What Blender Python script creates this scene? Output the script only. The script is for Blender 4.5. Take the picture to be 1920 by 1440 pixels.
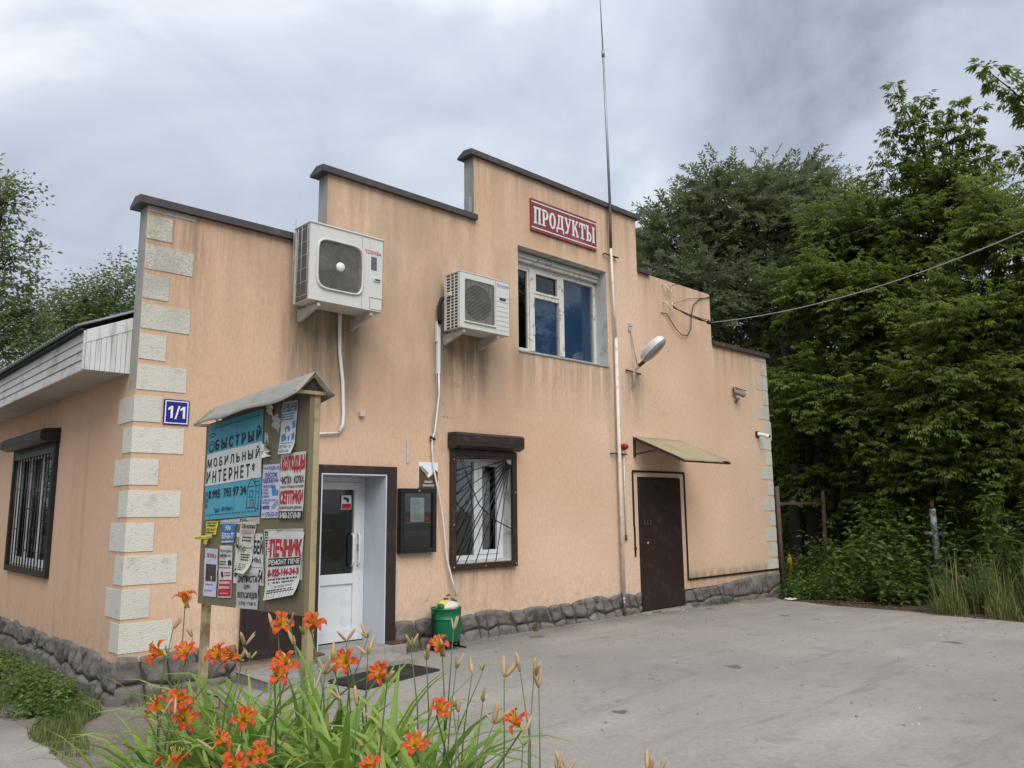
import bpy, bmesh, math, random
import numpy as np
from mathutils import Vector, Matrix, noise
R_ = math.radians
scene = bpy.context.scene
col = scene.collection
for _o in list(bpy.data.objects): bpy.data.objects.remove(_o)

# ------------------------------------------------------------------ camera
CAM_LOC = (-2.397, -7.601, 1.68)
YAW, PITCH, ROLL, FPX = R_(43.4535), R_(9.1006), R_(-0.5788), 1468.0
cd = bpy.data.cameras.new('camera'); cam = bpy.data.objects.new('camera', cd); col.objects.link(cam)
fw = Vector((math.sin(YAW)*math.cos(PITCH), math.cos(YAW)*math.cos(PITCH), math.sin(PITCH)))
rt = Vector((math.cos(YAW), -math.sin(YAW), 0)); up = rt.cross(fw)
r2 = rt*math.cos(ROLL)+up*math.sin(ROLL); u2 = -rt*math.sin(ROLL)+up*math.cos(ROLL)
cam.matrix_world = Matrix(((r2.x,u2.x,-fw.x,CAM_LOC[0]),(r2.y,u2.y,-fw.y,CAM_LOC[1]),(r2.z,u2.z,-fw.z,CAM_LOC[2]),(0,0,0,1)))
cd.sensor_fit = 'HORIZONTAL'; cd.sensor_width = 36; cd.lens = 36*FPX/1920
cd.clip_start = 0.05; cd.clip_end = 3000
scene.camera = cam

# ------------------------------------------------------------------ light, sky, exposure
SUN_EL, SUN_AZ = 50, 205      # azimuth of the bright part of the cloud cover, degrees from +Y clockwise
sun_dir = Vector((math.sin(R_(SUN_AZ))*math.cos(R_(SUN_EL)), math.cos(R_(SUN_AZ))*math.cos(R_(SUN_EL)), math.sin(R_(SUN_EL))))
sd = bpy.data.lights.new('sun', 'SUN'); sd.energy = 1.5; sd.angle = R_(50); sd.color = (1.0, 0.965, 0.91)
sun = bpy.data.objects.new('sun', sd); col.objects.link(sun)
sun.rotation_euler = (-sun_dir).to_track_quat('-Z', 'Y').to_euler()
scene.view_settings.view_transform = 'Standard'; scene.view_settings.look = 'None'
scene.view_settings.exposure = 0.95; scene.view_settings.gamma = 1
scene.view_settings.use_curve_mapping = False
cy = scene.cycles
cy.use_denoising = True
try: cy.denoiser = 'OPENIMAGEDENOISE'
except Exception: pass
cy.max_bounces = 6; cy.diffuse_bounces = 3; cy.glossy_bounces = 3; cy.transmission_bounces = 4; cy.transparent_max_bounces = 8
cy.caustics_reflective = False; cy.caustics_refractive = False
cy.use_adaptive_sampling = True; cy.adaptive_threshold = 0.015

world = bpy.data.worlds.new('World'); scene.world = world; world.use_nodes = True
nt = world.node_tree; nt.nodes.clear()
def WN(t, **k):
    n = nt.nodes.new(t)
    for a, b in k.items(): setattr(n, a, b)
    return n
def wl(a, b): nt.links.new(a, b)
wout = WN('ShaderNodeOutputWorld'); wbg = WN('ShaderNodeBackground'); wbg.inputs[1].default_value = 0.1
sky = WN('ShaderNodeTexSky'); sky.sky_type = 'NISHITA'; sky.sun_disc = False
sky.sun_elevation = R_(SUN_EL); sky.sun_rotation = R_(SUN_AZ)
tc = WN('ShaderNodeTexCoord'); sep = WN('ShaderNodeSeparateXYZ'); wl(tc.outputs['Generated'], sep.inputs[0])
def wm(op, a, b=None, c=None):
    n = WN('ShaderNodeMath', operation=op)
    for i, v in enumerate((a, b, c)):
        if v is None: continue
        if isinstance(v, (int, float)): n.inputs[i].default_value = v
        else: wl(v, n.inputs[i])
    return n.outputs[0]
zc = wm('MAXIMUM', sep.outputs[2], 0.0)
den = wm('ADD', zc, 0.38)
cv = WN('ShaderNodeCombineXYZ'); wl(wm('ADD', wm('DIVIDE', sep.outputs[0], den), -0.378), cv.inputs[0]); wl(wm('ADD', wm('DIVIDE', sep.outputs[1], den), 0.702), cv.inputs[1])
cv.inputs[2].default_value = 16.0
n1 = WN('ShaderNodeTexNoise'); n1.inputs['Scale'].default_value = 1.15; n1.inputs['Detail'].default_value = 7; n1.inputs['Roughness'].default_value = 0.52; n1.inputs['Distortion'].default_value = 0.7
wl(cv.outputs[0], n1.inputs['Vector'])
n2 = WN('ShaderNodeTexNoise'); n2.inputs['Scale'].default_value = 2.7; n2.inputs['Detail'].default_value = 6; n2.inputs['Roughness'].default_value = 0.55; n2.inputs['Distortion'].default_value = 0.6
wl(cv.outputs[0], n2.inputs['Vector'])
cs = wm('ADD', wm('MULTIPLY', n1.outputs['Fac'], 0.66), wm('MULTIPLY', n2.outputs['Fac'], 0.34))
ramp = WN('ShaderNodeValToRGB'); wl(cs, ramp.inputs[0])
SKY_K = 6.1
els = ramp.color_ramp.elements
els[0].position = 0.36; els[0].color = (0.27, 0.31, 0.375, 1)
els[1].position = 0.60; els[1].color = (0.74, 0.78, 0.835, 1)
e = els.new(0.45); e.color = (0.46, 0.505, 0.600, 1)
e = els.new(0.54); e.color = (0.56, 0.615, 0.705, 1)
# the brightness of an overcast sky rises towards the zenith
grad = wm('MULTIPLY', wm('ADD', wm('MULTIPLY', zc, 0.55), 0.80), SKY_K)
vm = WN('ShaderNodeVectorMath', operation='SCALE'); wl(ramp.outputs[0], vm.inputs[0]); wl(grad, vm.inputs['Scale'])
mixs = WN('ShaderNodeMix', data_type='RGBA'); mixs.inputs[0].default_value = 0.96
wl(sky.outputs[0], mixs.inputs[6]); wl(vm.outputs[0], mixs.inputs[7]); wl(mixs.outputs[2], wbg.inputs[0]); wl(wbg.outputs[0], wout.inputs[0])

# ------------------------------------------------------------------ materials
MAT = {}
class NT:
    """small node-tree writer"""
    def __init__(s, name, transl=None):
        s.m = bpy.data.materials.new(name); s.m.use_nodes = True; s.t = s.m.node_tree
        s.b = s.t.nodes['Principled BSDF']; s.out = s.t.nodes['Material Output']
        s.tc = s.n('ShaderNodeTexCoord'); MAT[name] = s.m
    def n(s, t, **k):
        n = s.t.nodes.new(t)
        for a, b in k.items(): setattr(n, a, b)
        return n
    def set(s, sock, v):
        if isinstance(v, bpy.types.NodeSocket): s.t.links.new(v, sock)
        elif isinstance(v, tuple) and len(v) == 3 and sock.type == 'RGBA': sock.default_value = (*v, 1)
        else: sock.default_value = v
    def math(s, op, a, b=0.0, c=0.0, clamp=False):
        n = s.n('ShaderNodeMath', operation=op); n.use_clamp = clamp
        for i, v in enumerate((a, b, c)): s.set(n.inputs[i], v)
        return n.outputs[0]
    def mapped(s, scale=(1, 1, 1), loc=(0, 0, 0), src='Object'):
        n = s.n('ShaderNodeMapping'); s.t.links.new(s.tc.outputs[src], n.inputs[0]); n.inputs['Scale'].default_value = scale; n.inputs['Location'].default_value = loc
        return n.outputs[0]
    def noise(s, scale=1, detail=4, rough=.55, vec=None, dist=0.0, sc3=None, loc=(0, 0, 0)):
        n = s.n('ShaderNodeTexNoise'); n.inputs['Scale'].default_value = scale; n.inputs['Detail'].default_value = detail
        n.inputs['Roughness'].default_value = rough; n.inputs['Distortion'].default_value = dist
        s.t.links.new(vec or s.mapped(sc3 or (1, 1, 1), loc), n.inputs['Vector']); return n.outputs['Fac']
    def ramp(s, v, a, b, lo=0.0, hi=1.0):
        n = s.n('ShaderNodeMapRange'); n.interpolation_type = 'SMOOTHSTEP'; s.set(n.inputs[0], v)
        for i, x in enumerate((a, b, lo, hi)): n.inputs[i+1].default_value = x
        return n.outputs[0]
    def mix(s, f, a, b, mode='MIX'):
        n = s.n('ShaderNodeMix', data_type='RGBA', blend_type=mode); s.set(n.inputs[0], f); s.set(n.inputs[6], a); s.set(n.inputs[7], b); return n.outputs[2]
    def bump(s, h, strength=.3, dist=.01, prev=None):
        n = s.n('ShaderNodeBump'); n.inputs['Strength'].default_value = strength; n.inputs['Distance'].default_value = dist
        s.set(n.inputs['Height'], h)
        if prev is not None: s.t.links.new(prev, n.inputs['Normal'])
        s.t.links.new(n.outputs[0], s.b.inputs['Normal']); return n.outputs[0]
    def xyz(s):
        n = s.n('ShaderNodeSeparateXYZ'); s.t.links.new(s.tc.outputs['Object'], n.inputs[0]); return n.outputs
    def rect(s, X, Z, x0, x1, z0, z1, sx=.05, sz=.1):
        a = s.math('MULTIPLY', s.ramp(X, x0-sx, x0+sx), s.ramp(X, x1-sx, x1+sx, 1, 0))
        b = s.math('MULTIPLY', s.ramp(Z, z0-sz, z0+sz), s.ramp(Z, z1-sz, z1+sz, 1, 0))
        return s.math('MULTIPLY', a, b)
    def col(s, c): s.set(s.b.inputs['Base Color'], c)
    def p(s, **k):
        for a, b in k.items():
            s.set(s.b.inputs[{'rough': 'Roughness', 'metal': 'Metallic', 'spec': 'Specular IOR Level', 'alpha': 'Alpha', 'trans': 'Transmission Weight', 'ior': 'IOR'}[a]], b)
def M(name, c, rough=.65, var=.12, scale=6, bump=0.0, bscale=60, metal=0.0, spec=.4, dirt=None, damt=.5, dscale=4, dsc3=None, bdist=.004, thr=(.52, .68)):
    if name in MAT: return MAT[name]
    t = NT(name)
    nz = t.noise(scale, 5)
    base = t.mix(nz, tuple(x*(1-var) for x in c), tuple(min(1, x*(1+var)) for x in c))
    if dirt is not None:
        d = t.ramp(t.noise(dscale, 6, .65, sc3=dsc3, loc=(3, 1, 7)), thr[0], thr[1], 0, damt)
        base = t.mix(d, base, dirt)
    t.col(base); t.p(rough=rough, metal=metal, spec=spec)
    if bump: t.bump(t.noise(bscale, 3), bump, bdist)
    return t.m

# --- peach stucco of the facade (x along, z up, object coordinates = metres)
def facade_mat(name, side=False):
    t = NT(name); X, Y, Z = t.xyz()
    U = Y if side else X
    mott = t.noise(0.55, 5, .6)
    fine = t.noise(9, 4, .6)
    c = t.mix(mott, (0.620, 0.408, 0.278), (0.725, 0.508, 0.364))
    c = t.mix(t.ramp(t.noise(.28, 3, .5, loc=(5, 0, 2)), .40, .62), c, (0.755, 0.568, 0.425))
    c = t.mix(t.math('MULTIPLY', fine, .22), c, (0.50, 0.30, 0.17))
    c = t.mix(t.ramp(t.noise(4, 4, .65, sc3=(9, 9, 3.2), loc=(2, 2, 2)), .36, .62, .26, 0), c, (0.44, 0.29, 0.18))
    # grain of the plaster
    sc = (26, 26, 9)
    grain = t.noise(5, 3, .6, sc3=sc)
    c = t.mix(t.ramp(grain, .38, .60, .22, 0), c, (0.40, 0.24, 0.14))
    streak = t.noise(1.0, 6, .68, sc3=((.5, 3.6, .20) if side else (3.6, .5, .20)))
    streak2 = t.noise(1.0, 5, .7, sc3=((.5, 8, .5) if side else (8, .5, .5)), loc=(1, 4, 2))
    big = t.noise(1.0, 4, .6, sc3=(1.3, 1.3, .45), loc=(8, 8, 1))
    if not side:
        # run-off streaks below the coping of each step of the parapet
        cr = t.n('ShaderNodeValToRGB'); cr.color_ramp.interpolation = 'CONSTANT'
        t.set(cr.inputs[0], t.math('DIVIDE', X, 12.0)); E_ = cr.color_ramp.elements
        hs = [(0, 4.62), (1.93, 5.52), (4.13, 6.43), (7.66, 5.53), (9.80, 4.60)]
        E_[0].position = 0; E_[1].position = 0.999
        E_[0].color = (hs[0][1]/10,)*3+(1,); E_[1].color = (hs[-1][1]/10,)*3+(1,)
        for x, h in hs[1:]: q = E_.new(x/12); q.color = (h/10,)*3+(1,)
        d = t.math('SUBTRACT', t.math('MULTIPLY', cr.outputs[0], 10.0), Z)
        topm = t.ramp(d, -.05, 1.75, 1, 0)
        m1 = t.math('MULTIPLY', topm, t.ramp(streak, .40, .66))
        c = t.mix(t.math('MULTIPLY', m1, .42), c, (0.30, 0.215, 0.140))
        m2 = t.math('MULTIPLY', t.ramp(d, -.05, .7, 1, 0), t.ramp(streak2, .40, .66))
        c = t.mix(t.math('MULTIPLY', m2, .34), c, (0.165, 0.135, 0.10))
        # wide greyed area over the left half of the upper wall
        gm = t.math('MULTIPLY', t.rect(X, Z, 1.6, 5.0, 2.9, 5.4, .5, .6), t.ramp(big, .36, .62))
        c = t.mix(t.math('MULTIPLY', gm, .60), c, (0.335, 0.25, 0.175))
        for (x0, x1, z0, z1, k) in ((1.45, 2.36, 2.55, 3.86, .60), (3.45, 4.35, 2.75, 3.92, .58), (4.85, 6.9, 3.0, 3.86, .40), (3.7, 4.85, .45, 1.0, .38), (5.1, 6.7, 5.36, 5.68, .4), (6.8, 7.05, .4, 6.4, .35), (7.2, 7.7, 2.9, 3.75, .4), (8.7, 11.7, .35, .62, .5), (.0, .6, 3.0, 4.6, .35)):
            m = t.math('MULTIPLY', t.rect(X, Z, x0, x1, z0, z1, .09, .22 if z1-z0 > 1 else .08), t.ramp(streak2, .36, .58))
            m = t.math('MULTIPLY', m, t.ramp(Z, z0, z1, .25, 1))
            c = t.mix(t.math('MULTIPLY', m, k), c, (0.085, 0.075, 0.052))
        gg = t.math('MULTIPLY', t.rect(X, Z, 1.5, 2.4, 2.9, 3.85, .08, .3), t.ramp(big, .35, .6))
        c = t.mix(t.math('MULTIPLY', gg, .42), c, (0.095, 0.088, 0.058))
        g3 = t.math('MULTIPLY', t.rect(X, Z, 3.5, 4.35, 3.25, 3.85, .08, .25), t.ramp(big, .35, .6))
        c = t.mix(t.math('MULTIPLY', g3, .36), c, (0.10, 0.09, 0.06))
    else:
        m = t.math('MULTIPLY', t.rect(Y, Z, 1.15, 2.2, .4, 2.7, .12, .4), t.ramp(t.noise(1, 6, .75, sc3=(.5, 16, .8), loc=(2, 9, 3)), .58, .68))
        c = t.mix(t.math('MULTIPLY', m, .75), c, (0.07, 0.055, 0.045))
        m = t.ramp(streak, .50, .70, 0, .30); c = t.mix(m, c, (0.33, 0.22, 0.14))
    # splash dirt above the plinth
    low = t.math('MULTIPLY', t.ramp(Z, .35, .9, 1, 0), t.ramp(fine, .4, .65))
    c = t.mix(t.math('MULTIPLY', low, .30), c, (0.30, 0.21, 0.14))
    # hairline cracks
    w = t.n('ShaderNodeTexVoronoi', feature='DISTANCE_TO_EDGE'); w.inputs['Scale'].default_value = .42
    wv = t.n('ShaderNodeVectorMath', operation='ADD'); t.t.links.new(t.mapped((1, 1, .8)), wv.inputs[0])
    wn = t.n('ShaderNodeTexNoise'); wn.inputs['Scale'].default_value = 3; wn.inputs['Detail'].default_value = 5; t.t.links.new(t.mapped(), wn.inputs['Vector'])
    t.t.links.new(wn.outputs['Color'], wv.inputs[1]); t.t.links.new(wv.outputs[0], w.inputs['Vector'])
    crk = t.math('MULTIPLY', t.ramp(w.outputs['Distance'], .0004, .0024, 1, 0), t.ramp(t.noise(.45, 2, loc=(4, 4, 4)), .58, .64))
    c = t.mix(t.math('MULTIPLY', crk, .45), c, (0.12, 0.08, 0.05))
    t.col(c); t.p(rough=.93, spec=.15)
    b1 = t.bump(t.noise(4, 3, .6, sc3=sc), .45, .006)
    t.bump(t.math('MULTIPLY', w.outputs['Distance'], 0.0), 0, .001, b1)
    t.bump(t.noise(1.2, 3), .25, .02, b1)
    return t.m
facade_mat('stucco'); facade_mat('stucco_side', True)

def cement_mat(name, a, b, rough=.92, sc=3.0, bump=.5, bs=40):
    t = NT(name); n = t.noise(sc, 6, .65); c = t.mix(n, a, b)
    c = t.mix(t.ramp(t.noise(1, 5, .7, sc3=(9, 9, .6)), .48, .72, 0, .5), c, tuple(x*.45 for x in a))
    t.col(c); t.p(rough=rough, spec=.15); t.bump(t.noise(bs, 4, .65), bump, .006); return t.m
cement_mat('cement', (.24, .235, .22), (.42, .42, .40))
cement_mat('step_concrete', (.20, .185, .17), (.36, .34, .31), bs=60)
def quoin_mat():
    t = NT('quoin_plaster'); X, Y, Z = t.xyz()
    gw = t.n('ShaderNodeNewGeometry')
    sp = t.n('ShaderNodeSeparateXYZ'); t.t.links.new(gw.outputs['Position'], sp.inputs[0])
    v = t.n('ShaderNodeTexNoise'); v.inputs['Scale'].default_value = 55; v.inputs['Detail'].default_value = 4; v.inputs['Roughness'].default_value = .6
    mp = t.n('ShaderNodeMapping'); mp.inputs['Scale'].default_value = (1, 1, 1.6); t.t.links.new(gw.outputs['Position'], mp.inputs[0]); t.t.links.new(mp.outputs[0], v.inputs['Vector'])
    big = t.n('ShaderNodeTexNoise'); big.inputs['Scale'].default_value = 2.2; big.inputs['Detail'].default_value = 6; t.t.links.new(gw.outputs['Position'], big.inputs['Vector'])
    c = t.mix(big.outputs['Fac'], (.60, .58, .51), (.74, .715, .64))
    # lichen in the hollows of the rough plaster, strongest high up under the coping
    hi = t.ramp(sp.outputs[2], 2.2, 4.6, .08, .70)
    m = t.math('MULTIPLY', hi, t.ramp(t.math('ADD', t.math('MULTIPLY', v.outputs['Fac'], .6), t.math('MULTIPLY', big.outputs['Fac'], .4)), .40, .58))
    c = t.mix(m, c, (.20, .195, .150))
    oi = t.n('ShaderNodeObjectInfo'); c = t.mix(t.math('MULTIPLY', oi.outputs['Random'], .30), c, (.40, .385, .33))
    gr2 = t.n('ShaderNodeTexNoise'); gr2.inputs['Scale'].default_value = 7; gr2.inputs['Detail'].default_value = 6; gr2.inputs['Roughness'].default_value = .7; t.t.links.new(gw.outputs['Position'], gr2.inputs['Vector'])
    c = t.mix(t.ramp(gr2.outputs['Fac'], .52, .70, 0, .45), c, (.33, .315, .265))
    pit = t.ramp(v.outputs['Fac'], .30, .44, .42, 0); c = t.mix(pit, c, (.22, .21, .18))
    t.col(c); t.p(rough=.95, spec=.1); t.bump(v.outputs['Fac'], .7, .010); return t.m
quoin_mat()
def stone_mat():
    t = NT('moulded_stone'); 
    c = t.mix(t.noise(3, 6, .65), (.122, .109, .098), (.215, .195, .175))
    c = t.mix(t.ramp(t.noise(14, 5, .7), .52, .7, 0, .55), c, (.07, .063, .058))
    c = t.mix(t.ramp(t.noise(1.6, 4, .6, loc=(4, 2, 1)), .52, .7, 0, .5), c, (.30, .275, .245))
    t.col(c); t.p(rough=.85, spec=.25); t.bump(t.noise(13, 7, .68), .9, .03); return t.m
stone_mat()
def asphalt_mat():
    t = NT('asphalt')
    c = t.mix(t.noise(.55, 6, .62), (.250, .226, .197), (.350, .322, .285))
    c = t.mix(t.ramp(t.noise(.9, 5, .6, sc3=(.35, 1.4, 1), loc=(3, 3, 0)), .50, .68, 0, .55), c, (.42, .388, .342))
    c = t.mix(t.ramp(t.noise(2.6, 6, .68, loc=(7, 1, 0)), .54, .72, 0, .5), c, (.135, .125, .118))
    c = t.mix(t.ramp(t.noise(34, 5, .8), .38, .66, 0, .50), c, (.185, .170, .152))
    c = t.mix(t.ramp(t.noise(16, 6, .8, loc=(9, 9, 0)), .52, .68, 0, .50), c, (.40, .375, .335))
    c = t.mix(t.ramp(t.noise(160, 3, .6), .30, .75, 0, .38), c, (.40, .385, .36))
    c = t.mix(t.ramp(t.noise(220, 2, .5, loc=(1, 1, 1)), .55, .75, 0, .5), c, (.10, .095, .09))
    c = t.mix(t.ramp(t.noise(1.0, 6, .7, sc3=(.45, 3.2, 1), loc=(1, 8, 0)), .54, .70, 0, .42), c, (.145, .135, .125))
    c = t.mix(t.ramp(t.noise(5.5, 6, .75, loc=(2, 3, 0)), .56, .70, 0, .40), c, (.135, .127, .120))
    v = t.n('ShaderNodeTexVoronoi', voronoi_dimensions='2D'); v.inputs['Scale'].default_value = 1.0; v.inputs['Randomness'].default_value = 1
    w = t.n('ShaderNodeVectorMath', operation='ADD'); t.t.links.new(t.mapped(), w.inputs[0])
    wn = t.n('ShaderNodeTexNoise'); wn.inputs['Scale'].default_value = 6; wn.inputs['Detail'].default_value = 5; t.t.links.new(t.mapped(), wn.inputs['Vector'])
    wsc = t.n('ShaderNodeVectorMath', operation='SCALE'); t.t.links.new(wn.outputs['Color'], wsc.inputs[0]); wsc.inputs['Scale'].default_value = .32
    t.t.links.new(wsc.outputs[0], w.inputs[1]); t.t.links.new(w.outputs[0], v.inputs['Vector'])
    cn = t.n('ShaderNodeSeparateColor'); t.t.links.new(v.outputs['Color'], cn.inputs[0])
    rad = t.math('MULTIPLY', t.math('POWER', cn.outputs[0], 3.0), .115)
    spot = t.math('MULTIPLY', t.math('LESS_THAN', t.math('SUBTRACT', v.outputs['Distance'], rad), 0.0), t.ramp(cn.outputs[1], .35, .4))
    c = t.mix(t.math('MULTIPLY', spot, .72), c, (.058, .053, .050))
    cr = t.n('ShaderNodeTexVoronoi', feature='DISTANCE_TO_EDGE', voronoi_dimensions='2D'); cr.inputs['Scale'].default_value = .33
    w2 = t.n('ShaderNodeVectorMath', operation='ADD'); t.t.links.new(t.mapped(), w2.inputs[0]); wn2 = t.n('ShaderNodeTexNoise'); wn2.inputs['Scale'].default_value = 1.6; wn2.inputs['Detail'].default_value = 7
    t.t.links.new(t.mapped(), wn2.inputs['Vector']); t.t.links.new(wn2.outputs['Color'], w2.inputs[1]); t.t.links.new(w2.outputs[0], cr.inputs['Vector'])
    ck = t.math('MULTIPLY', t.ramp(cr.outputs['Distance'], .0006, .0028, 1, 0), t.ramp(t.noise(.6, 2, loc=(2, 6, 1)), .50, .58))
    c = t.mix(t.math('MULTIPLY', ck, .55), c, (.075, .07, .065))
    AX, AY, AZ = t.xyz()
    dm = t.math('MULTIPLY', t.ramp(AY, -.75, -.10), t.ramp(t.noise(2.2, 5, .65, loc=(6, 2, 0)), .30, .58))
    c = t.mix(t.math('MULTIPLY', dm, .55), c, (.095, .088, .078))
    c = t.mix(t.ramp(t.noise(.22, 4, .6, loc=(11, 5, 0)), .45, .62, 0, .38), c, (.165, .155, .145))
    t.col(c); t.p(rough=t.ramp(t.noise(1.3, 4), .3, .7, .82, .95), spec=.2)
    b = t.bump(t.noise(130, 3, .6), .35, .004); t.bump(t.noise(1.4, 4, .5), .35, .03, b); return t.m
asphalt_mat()
def soil_mat():
    t = NT('soil')
    c = t.mix(t.noise(1.2, 6, .65), (.115, .095, .072), (.24, .215, .18))
    c = t.mix(t.ramp(t.noise(40, 4, .65), .48, .68, 0, .6), c, (.33, .30, .26))
    c = t.mix(t.ramp(t.noise(.8, 4, .6, loc=(1, 2, 3)), .50, .62, 0, .55), c, (.085, .11, .04))
    t.col(c); t.p(rough=.97, spec=.1); t.bump(t.noise(35, 5, .65), .7, .015); return t.m
soil_mat()
def verge_mat():
    t = NT('verge_soil'); c = t.mix(t.noise(2.2, 6, .7), (.035, .028, .020), (.115, .095, .070)); c = t.mix(t.ramp(t.noise(55, 4, .7), .55, .72, 0, .6), c, (.20, .17, .13))
    t.col(c); t.p(rough=.97, spec=.1); t.bump(t.noise(30, 5, .7), .8, .02)
verge_mat()
def leaf_mat(name, dark, light, tr=.35, yellow=None):
    t = NT(name); a = t.n('ShaderNodeAttribute'); a.attribute_name = 'v'
    c = t.mix(a.outputs['Fac'], dark, light)
    if yellow: c = t.mix(t.ramp(a.outputs['Fac'], .93, .99), c, yellow)
    t.col(c); t.p(rough=.50, spec=.35)
    tb = t.n('ShaderNodeBsdfTranslucent'); t.set(tb.inputs[0], t.mix(.5, c, tuple(min(1, x*1.5) for x in light)))
    ms = t.n('ShaderNodeMixShader'); ms.inputs[0].default_value = tr
    t.t.links.new(t.b.outputs[0], ms.inputs[1]); t.t.links.new(tb.outputs[0], ms.inputs[2]); t.t.links.new(ms.outputs[0], t.out.inputs[0]); return t.m
leaf_mat('maple_leaf', (.046, .082, .019), (.195, .250, .050), .42, (.42, .36, .04))
leaf_mat('maple_leaf_light', (.050, .087, .020), (.215, .268, .054), .42, (.42, .36, .04))
leaf_mat('willow_leaf', (.080, .110, .052), (.230, .265, .135), .30)
leaf_mat('weed_leaf', (.050, .095, .022), (.150, .225, .050), .32)
leaf_mat('grass_blade', (.070, .110, .028), (.230, .260, .085), .35)
leaf_mat('dry_blade', (.20, .17, .09), (.36, .30, .16), .3)
leaf_mat('lily_leaf', (.085, .178, .027), (.295, .415, .082), .30, (.42, .33, .10))
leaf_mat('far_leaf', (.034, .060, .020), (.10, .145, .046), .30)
leaf_mat('pale_leaf', (.085, .120, .050), (.22, .275, .11), .34)
def petal_mat():
    t = NT('petal'); a = t.n('ShaderNodeAttribute'); a.attribute_name = 'v'
    r = t.n('ShaderNodeValToRGB'); t.t.links.new(a.outputs['Fac'], r.inputs[0]); E_ = r.color_ramp.elements
    E_[0].position = .12; E_[0].color = (.78, .47, .035, 1); E_[1].position = 1; E_[1].color = (.64, .098, .034, 1)
    for p_, c_ in ((.26, (.68, .27, .02)), (.38, (.46, .040, .012)), (.58, (.63, .092, .030))): q = E_.new(p_); q.color = (*c_, 1)
    oi = t.n('ShaderNodeObjectInfo')
    c = t.mix(t.math('MULTIPLY', oi.outputs['Random'], .35), r.outputs[0], (.72, .15, .03))
    t.col(c); t.p(rough=.55, spec=.3)
    tb = t.n('ShaderNodeBsdfTranslucent'); t.set(tb.inputs[0], c); ms = t.n('ShaderNodeMixShader'); ms.inputs[0].default_value = .35
    t.t.links.new(t.b.outputs[0], ms.inputs[1]); t.t.links.new(tb.outputs[0], ms.inputs[2]); t.t.links.new(ms.outputs[0], t.out.inputs[0])
petal_mat()
def glass_mat(name='glass', tint=(.9, .93, .93), gl=.5):
    t = NT(name); tr = t.n('ShaderNodeBsdfTransparent'); tr.inputs[0].default_value = (*tint, 1)
    g = t.n('ShaderNodeBsdfGlossy'); g.inputs['Roughness'].default_value = .03
    bn = t.n('ShaderNodeBump'); bn.inputs['Strength'].default_value = .06; bn.inputs['Distance'].default_value = .02; t.set(bn.inputs['Height'], t.noise(1.5, 2)); t.t.links.new(bn.outputs[0], g.inputs['Normal'])
    fr = t.n('ShaderNodeFresnel'); fr.inputs[0].default_value = 1.5
    ms = t.n('ShaderNodeMixShader'); t.set(ms.inputs[0], t.math('MULTIPLY', fr.outputs[0], gl*2, clamp=True))
    t.t.links.new(tr.outputs[0], ms.inputs[1]); t.t.links.new(g.outputs[0], ms.inputs[2]); t.t.links.new(ms.outputs[0], t.out.inputs[0]); return t.m
glass_mat(); glass_mat('grimy_glass', (.82, .84, .86), .07)

M('coping_metal', (.062, .050, .048), .5, .2, 3, dirt=(.14, .12, .11), dscale=5, spec=.4)
M('brown_paint', (.030, .018, .015), .42, .2, 6, dirt=(.075, .06, .05), damt=.5, dscale=9, bump=.1, bscale=25)
M('door_brown', (.026, .014, .013), .45, .25, 2.5, dirt=(.06, .045, .04), damt=.5, dscale=7, bump=.15, bscale=12)
M('black_paint', (.012, .012, .014), .38, .2, 6, dirt=(.05, .05, .05), damt=.3)
M('black_rubber', (.014, .014, .015), .6, .2, 8)
M('pvc_white', (.66, .68, .69), .35, .05, 4, dirt=(.42, .42, .40), damt=.35, dscale=5)
M('pvc_reveal', (.52, .57, .63), .42, .06, 3, dirt=(.40, .42, .44), damt=.3, dsc3=(3, 3, .5))
M('old_white', (.60, .585, .54), .7, .10, 9, dirt=(.22, .19, .15), damt=.8, dscale=11, bump=.3, bscale=40, thr=(.54, .66))
M('reveal_plaster', (.50, .52, .50), .85, .14, 5, dirt=(.20, .19, .16), damt=.7, dscale=3.5, bump=.4, bscale=45)
M('dark_inside', (.035, .036, .038), .9, .3, 4)
M('blue_board', (.026, .090, .20), .6, .25, 1.1, dirt=(.018, .055, .12), damt=.6, dscale=1.2)
M('curtain', (.33, .36, .36), .9, .15, 4)
M('ac_white', (.58, .585, .55), .5, .07, 5, dirt=(.30, .285, .23), damt=.55, dsc3=(14, 14, 1.8), dscale=1.3, thr=(.54, .78))
M('ac_inner', (.045, .043, .040), .7, .3, 8)
M('ac_wire', (.25, .235, .205), .55, .25, 9, dirt=(.13, .115, .095), dscale=14)
M('ac_hub', (.72, .71, .66), .45, .05)
M('ac_fin', (.125, .125, .125), .6, .3, 20, metal=.3)
M('bracket_paint', (.47, .455, .42), .55, .15, 7, dirt=(.17, .12, .08), dscale=12)
M('pipe_pink', (.68, .62, .57), .6, .08, 5, dirt=(.30, .19, .13), dscale=9, damt=.6)
M('galvanised', (.30, .32, .32), .45, .2, 8, metal=.5)
M('rust', (.085, .042, .026), .85, .45, 12, bump=.5, bscale=60)
M('rusty_brown', (.095, .060, .052), .75, .4, 9, dirt=(.11, .06, .04), dscale=6)
M('turquoise_peel', (.34, .41, .39), .75, .25, 7, dirt=(.13, .075, .06), damt=.92, dscale=9, thr=(.465, .53), bump=.4, bscale=30)
M('yellow_pipe', (.46, .30, .025), .5, .15, 6, dirt=(.22, .14, .03), dscale=8)
M('plank_white', (.60, .60, .585), .6, .08, 3, dirt=(.34, .33, .31), damt=.7, dsc3=(8, 8, .8), dscale=2)
M('siding', (.52, .51, .48), .5, .08, 3, dirt=(.28, .27, .24), damt=.7, dscale=3)
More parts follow.
